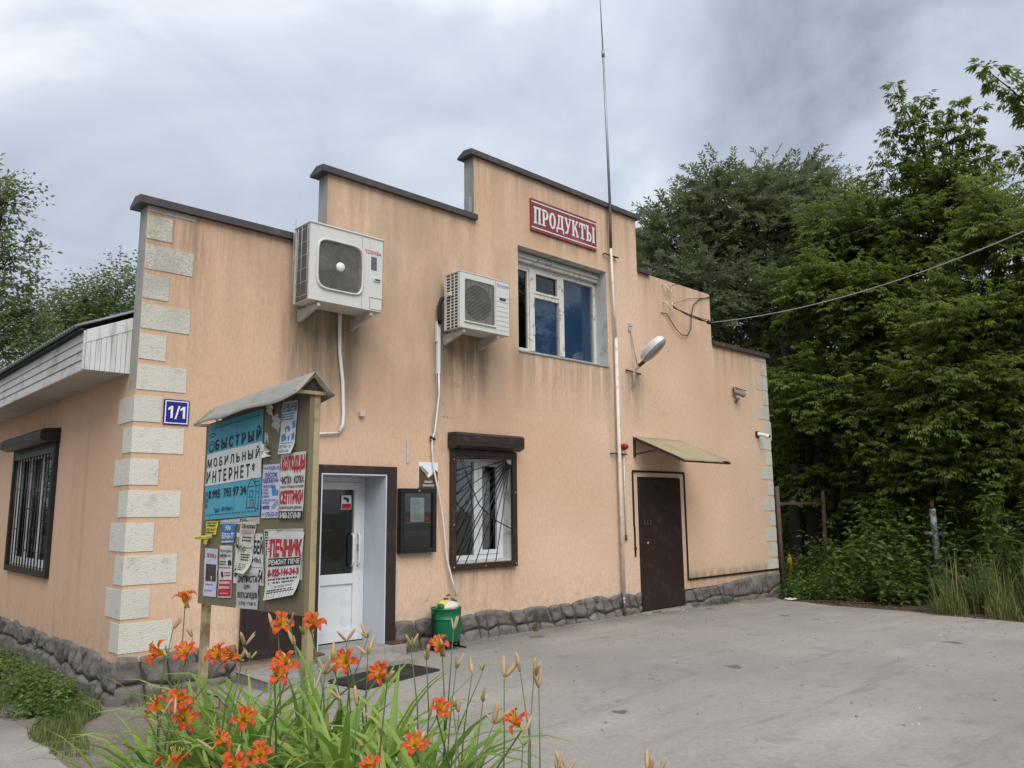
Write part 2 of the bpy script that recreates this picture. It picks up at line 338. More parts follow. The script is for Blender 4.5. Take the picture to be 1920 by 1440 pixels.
M('soffit', (.45, .41, .36), .6, .10, 4, dirt=(.26, .22, .18), damt=.6, dscale=3)
M('roof_metal', (.24, .255, .27), .42, .15, 4, metal=.5, dirt=(.12, .11, .10), dscale=4)
M('plinth_joint', (.055, .049, .045), .9, .2)
M('under_dark', (.03, .028, .026), .8, .2)
M('sign_red', (.205, .037, .045), .5, .15, 3, dirt=(.32, .13, .13), damt=.5, dscale=3)
M('sign_white', (.66, .64, .62), .55, .06, 6, dirt=(.42, .36, .35), damt=.5, dscale=9)
M('plate_blue', (.006, .010, .185), .28, .1, 4, spec=.5)
M('paint_white', (.76, .77, .77), .4, .03)
M('sign_brown', (.10, .052, .022), .5, .1)
M('red_plastic', (.30, .012, .016), .35, .15)
M('lamp_shell', (.64, .65, .64), .4, .06, 6, dirt=(.40, .38, .34), damt=.4)
M('lamp_glass', (.31, .31, .295), .22, .25, 14, dirt=(.17, .16, .14), damt=.5, dscale=20)
M('cam_grey', (.22, .21, .20), .5, .2, 12)
M('canopy_sheet', (.335, .285, .175), .6, .10, 2.5, dirt=(.24, .20, .12), damt=.6, dscale=3)
M('bin_green', (.004, .125, .052), .35, .12, 6, dirt=(.02, .075, .04), damt=.5, dscale=9)
M('dry_leaf', (.14, .075, .035), .85, .3, 12)
M('mat_rubber', (.034, .033, .033), .7, .3, 30, dirt=(.10, .095, .085), damt=.5, dscale=5)
M('board_khaki', (.165, .140, .082), .7, .14, 2.5, dirt=(.105, .088, .055), damt=.6, dscale=2, bump=.25, bscale=20)
M('post_khaki', (.37, .305, .165), .6, .14, 5, dirt=(.15, .085, .04), damt=.85, dscale=3.2, thr=(.46, .64), bump=.2, bscale=30)
M('roof_grey', (.255, .245, .22), .55, .12, 3, dirt=(.16, .145, .11), damt=.5, dscale=5)
M('bark', (.030, .025, .020), .9, .4, 9, bump=.8, bscale=25)
M('bark_grey', (.06, .055, .045), .9, .4, 9, bump=.8, bscale=25)
M('stem_green', (.085, .125, .045), .6, .2, 9)
M('bud_green', (.22, .27, .075), .55, .2, 20)
M('bud_orange', (.46, .29, .15), .6, .25, 30)
M('bud_dry', (.40, .30, .19), .8, .3, 30)
M('throat', (.62, .45, .04), .5, .15)
M('cable_black', (.014, .014, .015), .5, .1)
M('cable_white', (.30, .30, .29), .5, .1)
M('litter_white', (.62, .62, .60), .7, .1)
for nm, c_ in dict(paper_white=(.60, .60, .575), paper_grey=(.44, .44, .42), paper_cream=(.56, .55, .45), paper_blue=(.075, .34, .46), paper_violet=(.53, .53, .64), paper_yellow=(.62, .52, .06), paper_tel=(.03, .17, .48), ink_black=(.016, .016, .017), ink_red=(.44, .014, .032), ink_blue=(.050, .085, .36), ink_cyan=(.055, .22, .48), ink_pink=(.5, .18, .2), photo_dark=(.055, .04, .035), photo_pale=(.52, .38, .31), faded_blue=(.10, .14, .30), brand_red=(.52, .05, .065), white_ink=(.62, .62, .60)).items():
    M(nm, c_, .55 if 'paper' in nm else .6, .07, 5, bump=.5 if 'paper' in nm else 0, bscale=11, bdist=.012, dirt=((.30, .27, .22) if 'paper' in nm else None), damt=.35, dscale=7)

# ---- measured positions (metres)
QUADS={
 'blue': [(-2.868, 2.206), (-3.592, 2.238), (-3.601, 1.662), (-2.868, 1.636)] ,
 'sand': [(-3.614, 1.93), (-3.807, 1.927), (-3.808, 1.65), (-3.615, 1.647)] ,
 'wells': [(-3.815, 1.975), (-4.079, 1.976), (-4.062, 1.638), (-3.811, 1.637)] ,
 'truck': [(-3.805, 2.247), (-3.971, 2.244), (-3.959, 1.972), (-3.79, 1.976)] ,
 'stove': [(-3.702, 1.581), (-4.083, 1.582), (-4.038, 1.283), (-3.691, 1.229)] ,
 'bike': [(-3.355, 1.347), (-3.619, 1.361), (-3.619, 1.177), (-3.358, 1.165)] ,
 'hens': [(-3.372, 1.628), (-3.566, 1.626), (-3.519, 1.356), (-3.354, 1.354)] ,
 'earth': [(-3.322, 1.567), (-3.643, 1.567), (-3.671, 1.301), (-3.303, 1.294)] ,
 'tel': [(-3.133, 1.617), (-3.309, 1.616), (-3.296, 1.515), (-3.125, 1.509)] ,
 'yellow': [(-2.899, 1.63), (-3.078, 1.629), (-3.045, 1.551), (-2.902, 1.547)] ,
 'dog': [(-2.903, 1.473), (-3.085, 1.471), (-3.089, 1.203), (-2.907, 1.196)] ,
 'brick': [(-3.111, 1.493), (-3.277, 1.495), (-3.291, 1.214), (-3.117, 1.202)] ,
 'grey': [(-3.65, 1.589), (-4.07, 1.599), (-4.07, 1.353), (-3.698, 1.307)] ,
 'strip': [(-3.097, 1.636), (-3.592, 1.656), (-3.596, 1.616), (-3.1, 1.612)] ,
 'scrapA': [(-3.667, 2.213), (-3.795, 2.196), (-3.799, 2.076), (-3.686, 2.111)] ,
 'scrapB': [(-3.597, 2.125), (-3.655, 2.114), (-3.667, 2.036), (-3.604, 2.05)] ,
 'scrapC': [(-3.601, 2.266), (-3.721, 2.247), (-3.706, 2.183), (-3.654, 2.193)] ,
 'curl': [(-3.604, 2.048), (-3.677, 2.033), (-3.713, 1.967), (-3.622, 1.958)] ,
 'ribbon': [(-2.792, 1.539), (-3.041, 1.554), (-3.036, 1.533), (-2.794, 1.518)] ,
 'ribbon2': [(-2.92, 1.53), (-2.97, 1.529), (-2.954, 1.493), (-2.9, 1.497)] ,
}
LOBES={
 'willow':[(14.92, 3.76, 8.63, 1.43, 1.36),(15.87, 2.67, 9.46, 1.57, 1.36),(17.73, 2.24, 9.74, 1.5, 1.42),(17.7, 1.07, 8.87, 1.29, 1.22),(17.42, 1.1, 6.77, 1.4, 1.4),(14.19, 3.97, 7.64, 0.98, 0.98),(14.63, 3.01, 6.94, 1.36, 1.23),(16.27, 2.12, 7.06, 1.54, 1.4),(15.49, 2.55, 5.32, 1.23, 1.23),(14.79, 4.52, 8.87, 0.66, 0.73),(16.34, 2.12, 9.95, 0.86, 0.72),(15.32, 3.13, 9.75, 0.79, 0.72),],
 'mapleB':[(15.24, -0.63, 8.2, 1.04, 0.86),(15.82, -1.08, 7.71, 1.1, 0.98),(14.57, -0.3, 6.38, 1.07, 0.95),(15.07, -1.31, 5.66, 1.27, 1.16),(14.22, -0.16, 4.07, 1.22, 1.1),(14.86, -1.3, 3.32, 1.35, 1.24),(14.86, 0.24, 2.73, 1.01, 0.83),(15.2, -0.6, 1.89, 1.27, 0.81),],
 'mapleC':[(14.73, -1.98, 10.17, 0.25, 0.58),(15.13, -2.28, 9.82, 0.35, 0.58),(15.67, -2.76, 9.65, 0.35, 0.64),(15.98, -2.96, 9.18, 0.32, 0.58),(14.8, -1.81, 9.09, 0.32, 0.46),(15.55, -2.36, 8.33, 0.64, 0.46),(16.15, -2.81, 7.81, 0.69, 0.64),(15.57, -2.16, 7.36, 0.93, 0.69),],
 'mapleD':[(14.46, -3.82, 6.98, 0.72, 1.02),(14.28, -3.24, 5.17, 1.23, 1.12),(14.19, -3.44, 3.3, 0.99, 1.19),(13.96, -2.67, 3.97, 1.02, 1.02),(14.11, -2.48, 2.46, 1.02, 0.72),(14.47, -3.41, 1.93, 0.59, 0.59),(15.09, -4.01, 5.16, 1.02, 1.63),],
 'mapleE':[(9.53, -4.88, 7.68, 0.16, 0.1),(9.73, -5.03, 7.53, 0.19, 0.15),(9.87, -5.11, 7.27, 0.16, 0.19),(10.72, -5.8, 6.74, 0.52, 0.67),(10.72, -5.68, 6.22, 0.19, 0.22),(10.89, -5.7, 5.56, 0.6, 0.67),],
 'left':[(0.3, 12.12, 8.2, 0.64, 0.93),(0.7, 11.74, 8.25, 0.28, 0.64),(0.9, 11.8, 7.11, 0.44, 0.72),(0.49, 12.43, 5.97, 1.16, 1.22),(1.38, 11.6, 5.96, 0.44, 0.39),(1.07, 12.04, 5.28, 0.81, 0.58),],
 'lefttwo':[(4.21, 18.24, 7.95, 0.78, 0.69),(5.0, 17.4, 8.34, 0.74, 0.85),(3.85, 18.7, 7.39, 0.9, 0.69),(4.7, 17.92, 7.3, 1.14, 0.78),(3.49, 19.15, 6.91, 0.98, 0.78),],
}
FLOWERS= [(-1.025, -4.078, 1.322), (-1.229, -4.335, 1.146), (-1.129, -4.359, 1.141), (-0.986, -4.346, 1.105), (-1.078, -4.689, 1.154), (-0.761, -4.445, 1.217), (-0.849, -4.861, 1.265), (-1.152, -5.218, 1.212), (-1.21, -5.298, 1.196), (-1.367, -4.74, 1.045), (-1.268, -4.69, 1.026), (-1.203, -4.593, 0.941), (-1.187, -5.045, 1.023), (-1.257, -5.036, 0.966), (-1.338, -5.461, 1.029), (-1.34, -4.869, 0.885), (-0.676, -4.807, 1.101), (-0.954, -5.468, 1.183), (-0.528, -5.218, 1.19), (-1.018, -5.863, 1.159), (-0.965, -5.674, 1.025), (-0.914, -6.027, 1.142), (-0.994, -5.486, 0.931), (-1.243, -5.103, 0.895)]
BUDS= [(-1.093, -4.135, 1.24), (-1.029, -4.188, 1.205), (-0.959, -4.533, 1.201), (-0.887, -4.761, 1.295), (-0.864, -4.765, 1.214), (-0.938, -4.541, 1.149), (-0.934, -5.107, 1.169), (-0.669, -4.811, 1.218), (-0.609, -4.87, 1.227), (-0.7, -4.766, 1.145), (-0.66, -4.951, 1.181), (-0.606, -5.152, 1.226), (-0.622, -5.269, 1.194), (-0.497, -5.267, 1.283), (-0.542, -5.338, 1.164), (-0.499, -5.375, 1.145), (-0.472, -5.402, 1.154), (-0.556, -5.606, 1.173), (-0.519, -5.645, 1.19), (-0.485, -5.673, 1.172), (-0.469, -5.681, 1.137), (-0.721, -5.57, 1.085), (-0.669, -5.627, 1.118), (-0.708, -5.72, 1.076), (-0.636, -5.774, 1.01), (-0.735, -5.56, 1.102), (-1.049, -4.973, 1.053), (-1.009, -5.169, 1.136), (-1.05, -4.668, 0.94), (-1.212, -4.37, 0.917), (-1.089, -4.478, 0.875), (-1.09, -5.046, 0.928), (-0.829, -5.043, 1.056), (-0.843, -5.17, 1.059), (-0.628, -5.911, 0.967), (-0.609, -5.925, 0.952), (-0.519, -6.159, 0.988), (-0.491, -6.184, 0.981), (-0.506, -6.167, 0.97), (-1.154, -4.826, 0.837), (-1.104, -5.166, 0.897)]
SHOOTS= [((15.465, -2.188, 7.936), (14.478, -1.873, 10.747)), ((15.78, -2.145, 8.031), (14.955, -2.366, 10.436)), ((15.356, -2.427, 7.837), (15.754, -2.808, 10.492)), ((15.765, -2.464, 7.934), (15.677, -3.178, 10.065)), ((15.649, -2.025, 8.031), (14.814, -1.577, 9.835)), ((15.572, -2.61, 7.721), (15.929, -3.363, 9.023)), ((15.457, -2.116, 7.711), (15.162, -1.548, 8.914)), ((15.563, -2.126, 8.843), (14.326, -2.165, 9.893)), ((15.318, -2.646, 8.96), (15.829, -2.386, 10.285)), ((15.869, -2.801, 9.079), (15.299, -3.095, 9.634)), ((15.833, -2.257, 8.259), (15.479, -1.805, 9.302)), ((15.491, -2.614, 8.058), (15.576, -3.256, 9.187))]
SHOOTS_E= [((10.152, -5.303, 6.933), (9.426, -4.797, 7.756)), ((10.334, -5.435, 6.746), (9.78, -5.049, 7.382)), ((10.442, -5.422, 6.228), (9.89, -4.975, 6.568))]
# ------------------------------------------------------------------ object helpers
ORG = {}
def tag(o, label=None, cat=None, group=None, kind=None):
    if label: o['label'] = label
    if cat: o['category'] = cat
    if group: o['group'] = group
    if kind: o['kind'] = kind
    return o
def thing(name, label, cat, loc=(0, 0, 0), group=None):
    o = bpy.data.objects.new(name, None); col.objects.link(o); o.location = loc; o.empty_display_size = .1
    ORG[o] = Vector(loc); return tag(o, label, cat, group)
def link(name, me, parent=None, local=False):
    o = bpy.data.objects.new(name, me); col.objects.link(o)
    if parent is not None:
        o.parent = parent; ORG[o] = ORG[parent]
        if not local and ORG[parent].length > 0: me.transform(Matrix.Translation(-ORG[parent]))
    else: ORG[o] = Vector((0, 0, 0))
    return o
class MB:
    def __init__(s): s.v = []; s.f = []; s.mi = []; s.sm = []
    def add(s, vs, fs, m=0, sm=False):
        b = len(s.v); s.v += [tuple(p) for p in vs]; s.f += [tuple(b+i for i in f) for f in fs]; s.mi += [m]*len(fs); s.sm += [sm]*len(fs); return s
    def box(s, x0, y0, z0, x1, y1, z1, m=0):
        x0, x1 = sorted((x0, x1)); y0, y1 = sorted((y0, y1)); z0, z1 = sorted((z0, z1))
        v = [(x, y, z) for z in (z0, z1) for y in (y0, y1) for x in (x0, x1)]
        return s.add(v, [(0, 2, 3, 1), (4, 5, 7, 6), (0, 1, 5, 4), (2, 6, 7, 3), (0, 4, 6, 2), (1, 3, 7, 5)], m)
    def obox(s, c, size, rot=(0, 0, 0), m=0):
        from mathutils import Euler
        Rm = Euler(rot).to_matrix(); c = Vector(c); sx, sy, sz = (a/2 for a in size)
        v = [c+Rm@Vector((x, y, z)) for z in (-sz, sz) for y in (-sy, sy) for x in (-sx, sx)]
        return s.add(v, [(0, 2, 3, 1), (4, 5, 7, 6), (0, 1, 5, 4), (2, 6, 7, 3), (0, 4, 6, 2), (1, 3, 7, 5)], m)
    def beam(s, a, b, w, h, m=0, upv=(0, 0, 1)):
        a, b = Vector(a), Vector(b); d = (b-a).normalized(); U = Vector(upv); sd_ = d.cross(U)
        if sd_.length < 1e-4: sd_ = d.cross(Vector((1, 0, 0)))
        sd_.normalize(); uu = sd_.cross(d)
        v = [p+sd_*(i*w/2)+uu*(j*h/2) for p in (a, b) for i, j in ((-1, -1), (1, -1), (1, 1), (-1, 1))]
        return s.add(v, [(0, 1, 2, 3), (7, 6, 5, 4), (0, 4, 5, 1), (1, 5, 6, 2), (2, 6, 7, 3), (3, 7, 4, 0)], m)
    def tube(s, path, r, n=8, m=0, sm=True, cap=True):
        P_ = [Vector(p) for p in path]; rr = r if isinstance(r, (list, tuple)) else [r]*len(P_)
        vs = []; ref = None
        for i, p in enumerate(P_):
            d = (P_[min(i+1, len(P_)-1)]-P_[max(i-1, 0)]).normalized()
            if ref is None: ref = d.orthogonal().normalized()
            else:
                ref = ref-d*ref.dot(d)
                ref = ref.normalized() if ref.length > 1e-5 else d.orthogonal().normalized()
            q = d.cross(ref)
            vs += [p+(ref*math.cos(2*math.pi*k/n)+q*math.sin(2*math.pi*k/n))*rr[i] for k in range(n)]
        fs = [(i*n+k, i*n+(k+1) % n, (i+1)*n+(k+1) % n, (i+1)*n+k) for i in range(len(P_)-1) for k in range(n)]
        s.add(vs, fs, m, sm)
        if cap: b = len(s.v)-len(vs); s.f += [tuple(b+k for k in range(n))[::-1], tuple(b+len(vs)-n+k for k in range(n))]; s.mi += [m]*2; s.sm += [False]*2
        return s
    def prism(s, pts, axis, a, b, m=0):
        def mk(u, v, w): return {'y': (u, w, v), 'x': (w, u, v), 'z': (u, v, w)}[axis]
        n = len(pts); vs = [mk(u, v, a) for u, v in pts]+[mk(u, v, b) for u, v in pts]
        return s.add(vs, [tuple(range(n)), tuple(range(2*n-1, n-1, -1))]+[(i, (i+1) % n, n+(i+1) % n, n+i) for i in range(n)], m)
    def lathe(s, prof, c=(0, 0, 0), axis='z', n=24, m=0, sm=True):
        c = Vector(c); vs = []
        for r, h in prof:
            for k in range(n):
                a = 2*math.pi*k/n; ca, sa = r*math.cos(a), r*math.sin(a)
                vs.append(c+Vector({'z': (ca, sa, h), 'y': (ca, h, sa), 'x': (h, ca, sa)}[axis]))
        fs = [(i*n+k, i*n+(k+1) % n, (i+1)*n+(k+1) % n, (i+1)*n+k) for i in range(len(prof)-1) for k in range(n)]
        return s.add(vs, fs, m, sm)
    def grid(s, fn, nu, nv, m=0, sm=True):
        vs = [fn(i/nu, j/nv) for j in range(nv+1) for i in range(nu+1)]
        return s.add(vs, [(j*(nu+1)+i, j*(nu+1)+i+1, (j+1)*(nu+1)+i+1, (j+1)*(nu+1)+i) for j in range(nv) for i in range(nu)], m, sm)
    def mesh(s, name, mats, fix=True):
        me = bpy.data.meshes.new(name); me.from_pydata(s.v, [], s.f)
        for m in ([mats] if isinstance(mats, str) else mats): me.materials.append(MAT[m])
        me.polygons.foreach_set('material_index', s.mi); me.polygons.foreach_set('use_smooth', s.sm)
        if fix:
            bm = bmesh.new(); bm.from_mesh(me); bmesh.ops.recalc_face_normals(bm, faces=bm.faces[:]); bm.to_mesh(me); bm.free()
        me.update(); return me
    def build(s, name, mats, parent=None, bevel=0.0, fix=True, seg=2):
        o = link(name, s.mesh(name, mats, fix), parent)
        if bevel:
            b = o.modifiers.new('bevel', 'BEVEL'); b.width = bevel; b.segments = seg; b.limit_method = 'ANGLE'; b.angle_limit = R_(40)
        return o
def np_mesh(name, V, F, mats, attr=None, mi=None, smooth=False):
    """V (n,3), F (m,k) arrays -> mesh"""
    me = bpy.data.meshes.new(name); n, m, k = len(V), len(F), F.shape[1]
    me.vertices.add(n); me.vertices.foreach_set('co', np.ascontiguousarray(V, np.float32).ravel())
    me.loops.add(m*k); me.loops.foreach_set('vertex_index', np.ascontiguousarray(F, np.int32).ravel())
    me.polygons.add(m); me.polygons.foreach_set('loop_start', np.arange(0, m*k, k, dtype=np.int32)); me.polygons.foreach_set('loop_total', np.full(m, k, np.int32))
    for q in ([mats] if isinstance(mats, str) else mats): me.materials.append(MAT[q])
    if mi is not None: me.polygons.foreach_set('material_index', np.ascontiguousarray(mi, np.int32))
    if smooth: me.polygons.foreach_set('use_smooth', np.ones(m, bool))
    me.update(calc_edges=True)
    if attr is not None:
        a = me.attributes.new('v', 'FLOAT', 'POINT'); a.data.foreach_set('value', np.ascontiguousarray(attr, np.float32))
    return me
def text_mesh(txt, bold=.0, spacing=1.0):
    cu = bpy.data.curves.new('lettering', 'FONT'); cu.body = txt; cu.size = 1; cu.offset = bold; cu.space_character = spacing; cu.resolution_u = 3
    o = bpy.data.objects.new('lettering', cu); col.objects.link(o)
    dg = bpy.context.evaluated_depsgraph_get(); me = bpy.data.meshes.new_from_object(o.evaluated_get(dg))
    V = np.zeros(len(me.vertices)*3); me.vertices.foreach_get('co', V); V = V.reshape(-1, 3)[:, :2]
    F = [tuple(p.vertices) for p in me.polygons]
    bpy.data.objects.remove(o); bpy.data.meshes.remove(me); bpy.data.curves.remove(cu)
    if len(V): 
        lo, hi = V.min(0), V.max(0); V = (V-lo)/np.maximum(hi-lo, 1e-6)
    return V, F
def gz(x):
    return float(np.interp(x, [-1, 0, 2, 7.5, 11.6, 13], [.03, .037, .10, .11, .02, .02]))
rng = random.Random(7); NR = np.random.default_rng(11)

# ------------------------------------------------------------------ ground
def ground():
    xs = sorted(set([-600, -200, -60, -20, -8]+[x*.5 for x in range(-12, 34)]+[20, 40, 120, 400, 900])); ys = [-600, -150, -40, -12]+[y*1.0 for y in range(-10, 16)]+[25, 60, 200, 700]
    vs = [(x, y, gz(x)-.012+(.03*noise.noise(Vector((x*.7, y*.7, 0))) if (-6 < x < 0) and abs(y) < 12 and not (-.2 < y < 9 and 0 < x < 12) else 0)) for y in ys for x in xs]; n = len(xs)
    me = bpy.data.meshes.new('ground'); me.from_pydata(vs, [], [(j*n+i, j*n+i+1, (j+1)*n+i+1, (j+1)*n+i) for j in range(len(ys)-1) for i in range(n-1)])
    me.materials.append(MAT['soil']); tag(link('ground', me), kind='structure')
ground()
def yard(name, xl, xr, y0, y1, step, nx, off):
    vs = []; ys = np.arange(y0, y1+1e-6, step)
    for y in ys:
        a, b = xl(y), xr(y); vs += [(a+(b-a)*i/nx, y, gz(a+(b-a)*i/nx)+off) for i in range(nx+1)]
    me = bpy.data.meshes.new(name); n = nx+1
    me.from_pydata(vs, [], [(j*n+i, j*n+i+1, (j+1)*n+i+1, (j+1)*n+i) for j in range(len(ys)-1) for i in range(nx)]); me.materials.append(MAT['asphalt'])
    tag(link(name, me), kind='structure')
def wob(y, k, a=.06): return a*noise.noise(Vector((k, y*1.7, 0)))*2+a*.5*noise.noise(Vector((k, y*6, 4)))
def yr(y): return float(np.interp(-y, [-.3, 0, .5, 1.6, 2.3, 3.2, 4.3, 8, 30], [11.6, 11.45, 10.95, 10.75, 10.8, 10.65, 10.6, 10.9, 13]))+wob(y, 1)
def yl(y): return float(np.interp(-y, [-.3, 0, 2.2, 3.5, 5, 6.3, 7.2, 9, 30], [.75, .75, .55, .1, -.1, -.15, -.6, -3, -9]))+wob(y, 2)
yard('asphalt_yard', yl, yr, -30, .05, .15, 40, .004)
def pr(y): return float(np.interp(-y, [-9, -.26, .87, 1.7, 3, 5, 9], [-.95, -.82, -.76, -.78, -1.1, -1.7, -3.4]))+wob(y, 3, .05)
def verge():
    vs = []; ys = np.arange(-12, 3.01, .25); n = 10
    for y in ys:
        a = yr(y)-.12 if y < 0 else 11.76; vs += [(a+(24-a)*(i/n)**1.6, y, gz(a+(24-a)*(i/n)**1.6)+.0+.03*noise.noise(Vector((i*1.3, y*1.5, 0)))*(i > 0)+(.0 if i == 0 else .004)) for i in range(n+1)]
    me = bpy.data.meshes.new('verge'); me.from_pydata(vs, [], [(j*(n+1)+i, j*(n+1)+i+1, (j+1)*(n+1)+i+1, (j+1)*(n+1)+i) for j in range(len(ys)-1) for i in range(n)]); me.materials.append(MAT['verge_soil']); tag(link('verge', me), kind='structure')
verge()
yard('footpath', lambda y: -7.0, pr, -9, 10, .15, 8, .016)

# ------------------------------------------------------------------ the shop building
shop = thing('shop_building', 'peach stucco shop with stepped parapet and pale corner quoins', 'building', (0, 0, 0))
BD = 9.0; XR = 11.72; TH = .2
def cells(us, zs, inside, mk, t0, t1, matfn):
    """slab with openings: us/zs cut lines, inside(u,z) -> bool, mk(u,t,z)"""
    mb = MB(); nu, nz = len(us)-1, len(zs)-1
    I = [[inside((us[i]+us[i+1])/2, (zs[j]+zs[j+1])/2) for j in range(nz)] for i in range(nu)]
    q = lambda i, j: 0 <= i < nu and 0 <= j < nz and I[i][j]
    for i in range(nu):
        for j in range(nz):
            if not I[i][j]: continue
            a, b, c, d = us[i], us[i+1], zs[j], zs[j+1]
            mb.add([mk(a, t0, c), mk(b, t0, c), mk(b, t0, d), mk(a, t0, d)], [(0, 1, 2, 3)], 0)
            mb.add([mk(a, t1, c), mk(b, t1, c), mk(b, t1, d), mk(a, t1, d)], [(3, 2, 1, 0)], 0)
            if not q(i-1, j): mb.add([mk(a, t0, c), mk(a, t1, c), mk(a, t1, d), mk(a, t0, d)], [(3, 2, 1, 0)], matfn('L', a, c))
            if not q(i+1, j): mb.add([mk(b, t0, c), mk(b, t1, c), mk(b, t1, d), mk(b, t0, d)], [(0, 1, 2, 3)], matfn('R', b, c))
            if not q(i, j-1): mb.add([mk(a, t0, c), mk(b, t0, c), mk(b, t1, c), mk(a, t1, c)], [(3, 2, 1, 0)], matfn('B', a, c))
            if not q(i, j+1): mb.add([mk(a, t0, d), mk(b, t0, d), mk(b, t1, d), mk(a, t1, d)], [(0, 1, 2, 3)], matfn('T', a, d))
    return mb
STEPS = [(0, 1.93, 4.62), (1.93, 4.13, 5.52), (4.13, 7.66, 6.43), (7.66, 9.80, 5.53), (9.80, XR, 4.60)]
HOLES = [(4.94, 6.86, 3.845, 5.355), (3.78, 4.78, 1.03, 2.38), (1.93, 2.774, .1, 2.09), (7.47, 8.60, .02, 2.165)]
def f_in(x, z):
    h = next(s[2] for s in STEPS if s[0] <= x <= s[1])
    return z < h and not any(a < x < b and c < z < d for a, b, c, d in HOLES)
us = sorted(set([s[0] for s in STEPS]+[XR]+[v for h in HOLES for v in h[:2]])); zs = sorted(set([-.2, 2.82]+[s[2] for s in STEPS]+[v for h in HOLES for v in h[2:]]))
cells(us, zs, f_in, lambda u, t, z: (u, t, z), 0, TH, lambda sd_, u, z: 1 if (sd_ in 'LR' and z >= 2.8 and not (4.9 < u < 6.9)) else (2 if 4.9 < u < 6.9 and z > 3.8 and z < 5.4 else 0)).build('facade_wall', ['stucco', 'cement', 'reveal_plaster'], shop, fix=False)
# side walls, back wall, inner floor
SW = (2.55, 4.45, 1.05, 2.45)
for nm, x0, x1, hole in (('side_wall', 0, .3, True), ('side_wall', XR-.3, XR, False)):
    us2 = [TH, SW[0], SW[1], BD]; zs2 = [-.2, SW[2], SW[3], 3.5]
    t0, t1 = (x0, x1) if hole else (x1, x0)
    cells(us2, zs2, lambda u, z: not (hole and SW[0] < u < SW[1] and SW[2] < z < SW[3]), lambda u, t, z: (t, u, z), t0, t1, lambda *a: 0).build(nm, ['stucco_side'], shop)
MB().prism([(0, -.2), (XR, -.2), (XR, 3.5), (5.86, 6.0), (0, 3.5)], 'y', BD, BD+.25).build('back_wall', ['stucco_side'], shop)
MB().box(.3, .45, .0, XR-.3, BD, .2).build('inner_floor', ['dark_inside'], shop)
MB().box(.31, .45, 2.85, XR-.31, BD-.01, 2.95).build('inner_ceiling', ['dark_inside'], shop)
MB().box(.32, 4.2, .2, 6.0, 4.3, 2.85).build('inner_wall', ['dark_inside'], shop)
MB().box(4.0, 2.6, 2.96, 8.0, 2.7, 5.6).build('inner_wall', ['dark_inside'], shop)
# roof: corrugated sheet over the two slopes
def roof_side(sx):
    x0 = -.49; xr_ = 5.86; z0, z1 = 3.385, 3.385+.445*(xr_-x0); ys = np.arange(TH+.01, BD+.4, .0225); vs = []
    for i, y in enumerate(ys):
        w = .016*math.cos(2*math.pi*(y/.09))
        for k in range(3):
            f_ = (0, .06, 1)[k]; x = x0+(xr_-x0)*f_; vs.append((x if sx > 0 else XR-x, y, z0+(z1-z0)*f_+w))
    mb = MB(); mb.add(vs, [(i*3+k, i*3+k+1, i*3+k+4, i*3+k+3) for i in range(len(ys)-1) for k in range(2)], 0, True)
    o = mb.build('roof_sheet', ['roof_metal'], shop); s_ = o.modifiers.new('solid', 'SOLIDIFY'); s_.thickness = .006
    return o
roof_side(1); roof_side(-1)
# eaves: boxed in, vertical planks on the end, siding along the front
def eave(sx):
    X_ = lambda x: x if sx > 0 else XR-x
    ev = MB().box(X_(-.405), TH+.03, 2.992, X_(-.002), BD, 3.006).build('eave', ['soffit'], shop)
    for k in range(12):
        y = TH+.04+k*.74
        MB().box(X_(-.40), y, 2.986, X_(-.004), y+.725, 2.9915).build('soffit_panel', ['soffit'], ev)
    for k in range(4):
        z = 2.99+k*.088
        MB().add([(X_(-.412), TH+.004, z), (X_(-.402), TH+.004, z+.088), (X_(-.394), TH+.004, z+.088), (X_(-.404), TH+.004, z), (X_(-.412), BD, z), (X_(-.402), BD, z+.088), (X_(-.394), BD, z+.088), (X_(-.404), BD, z)],
                 [(0, 1, 2, 3), (7, 6, 5, 4), (0, 4, 5, 1), (1, 5, 6, 2), (2, 6, 7, 3), (3, 7, 4, 0)]).build('fascia_board', ['siding'], ev, .003)
    MB().box(X_(-.418), TH-.006, 2.985, X_(-.396), TH+.012, 3.345).build('corner_trim', ['siding'], ev, .003)
    MB().box(X_(-.416), TH+.013, 2.972, X_(-.39), BD, 2.989).build('drip_trim', ['siding'], ev, .003)
    MB().box(X_(-.45), TH+.015, 3.345, X_(-.39), BD, 3.365).build('batten', ['under_dark'], ev)
    n = 9; w = .394/n
    for k in range(n):
        a = -.394+k*w; t_ = lambda x: 3.345+.445*(x+.41)-.115
        j = rng.uniform(-.002, .002)
        MB().add([(X_(x), y, z) for x, y, z in ((a+.0015, TH+.002+j, 2.985), (a+w-.0015, TH+.002+j, 2.985), (a+w-.0015, TH+.002+j, t_(a+w)), (a+.0015, TH+.002+j, t_(a)), (a+.0015, TH+.02, 2.985), (a+w-.0015, TH+.02, 2.985), (a+w-.0015, TH+.02, t_(a+w)), (a+.0015, TH+.02, t_(a)))],
                 [(0, 1, 2, 3), (7, 6, 5, 4), (0, 4, 5, 1), (1, 5, 6, 2), (2, 6, 7, 3), (3, 7, 4, 0)]).build('plank', ['plank_white'], ev, .0025)
    t2 = lambda x: 3.345+.445*(x+.41)
    MB().prism([(X_(-.394), t2(-.394)-.118), (X_(-.001), t2(-.001)-.118), (X_(-.001), t2(0)+.005), (X_(-.394), t2(-.394)+.005)], 'y', TH-.004, TH+.018).build('rake_board', ['plank_white'], ev, .003)
eave(1); eave(-1)
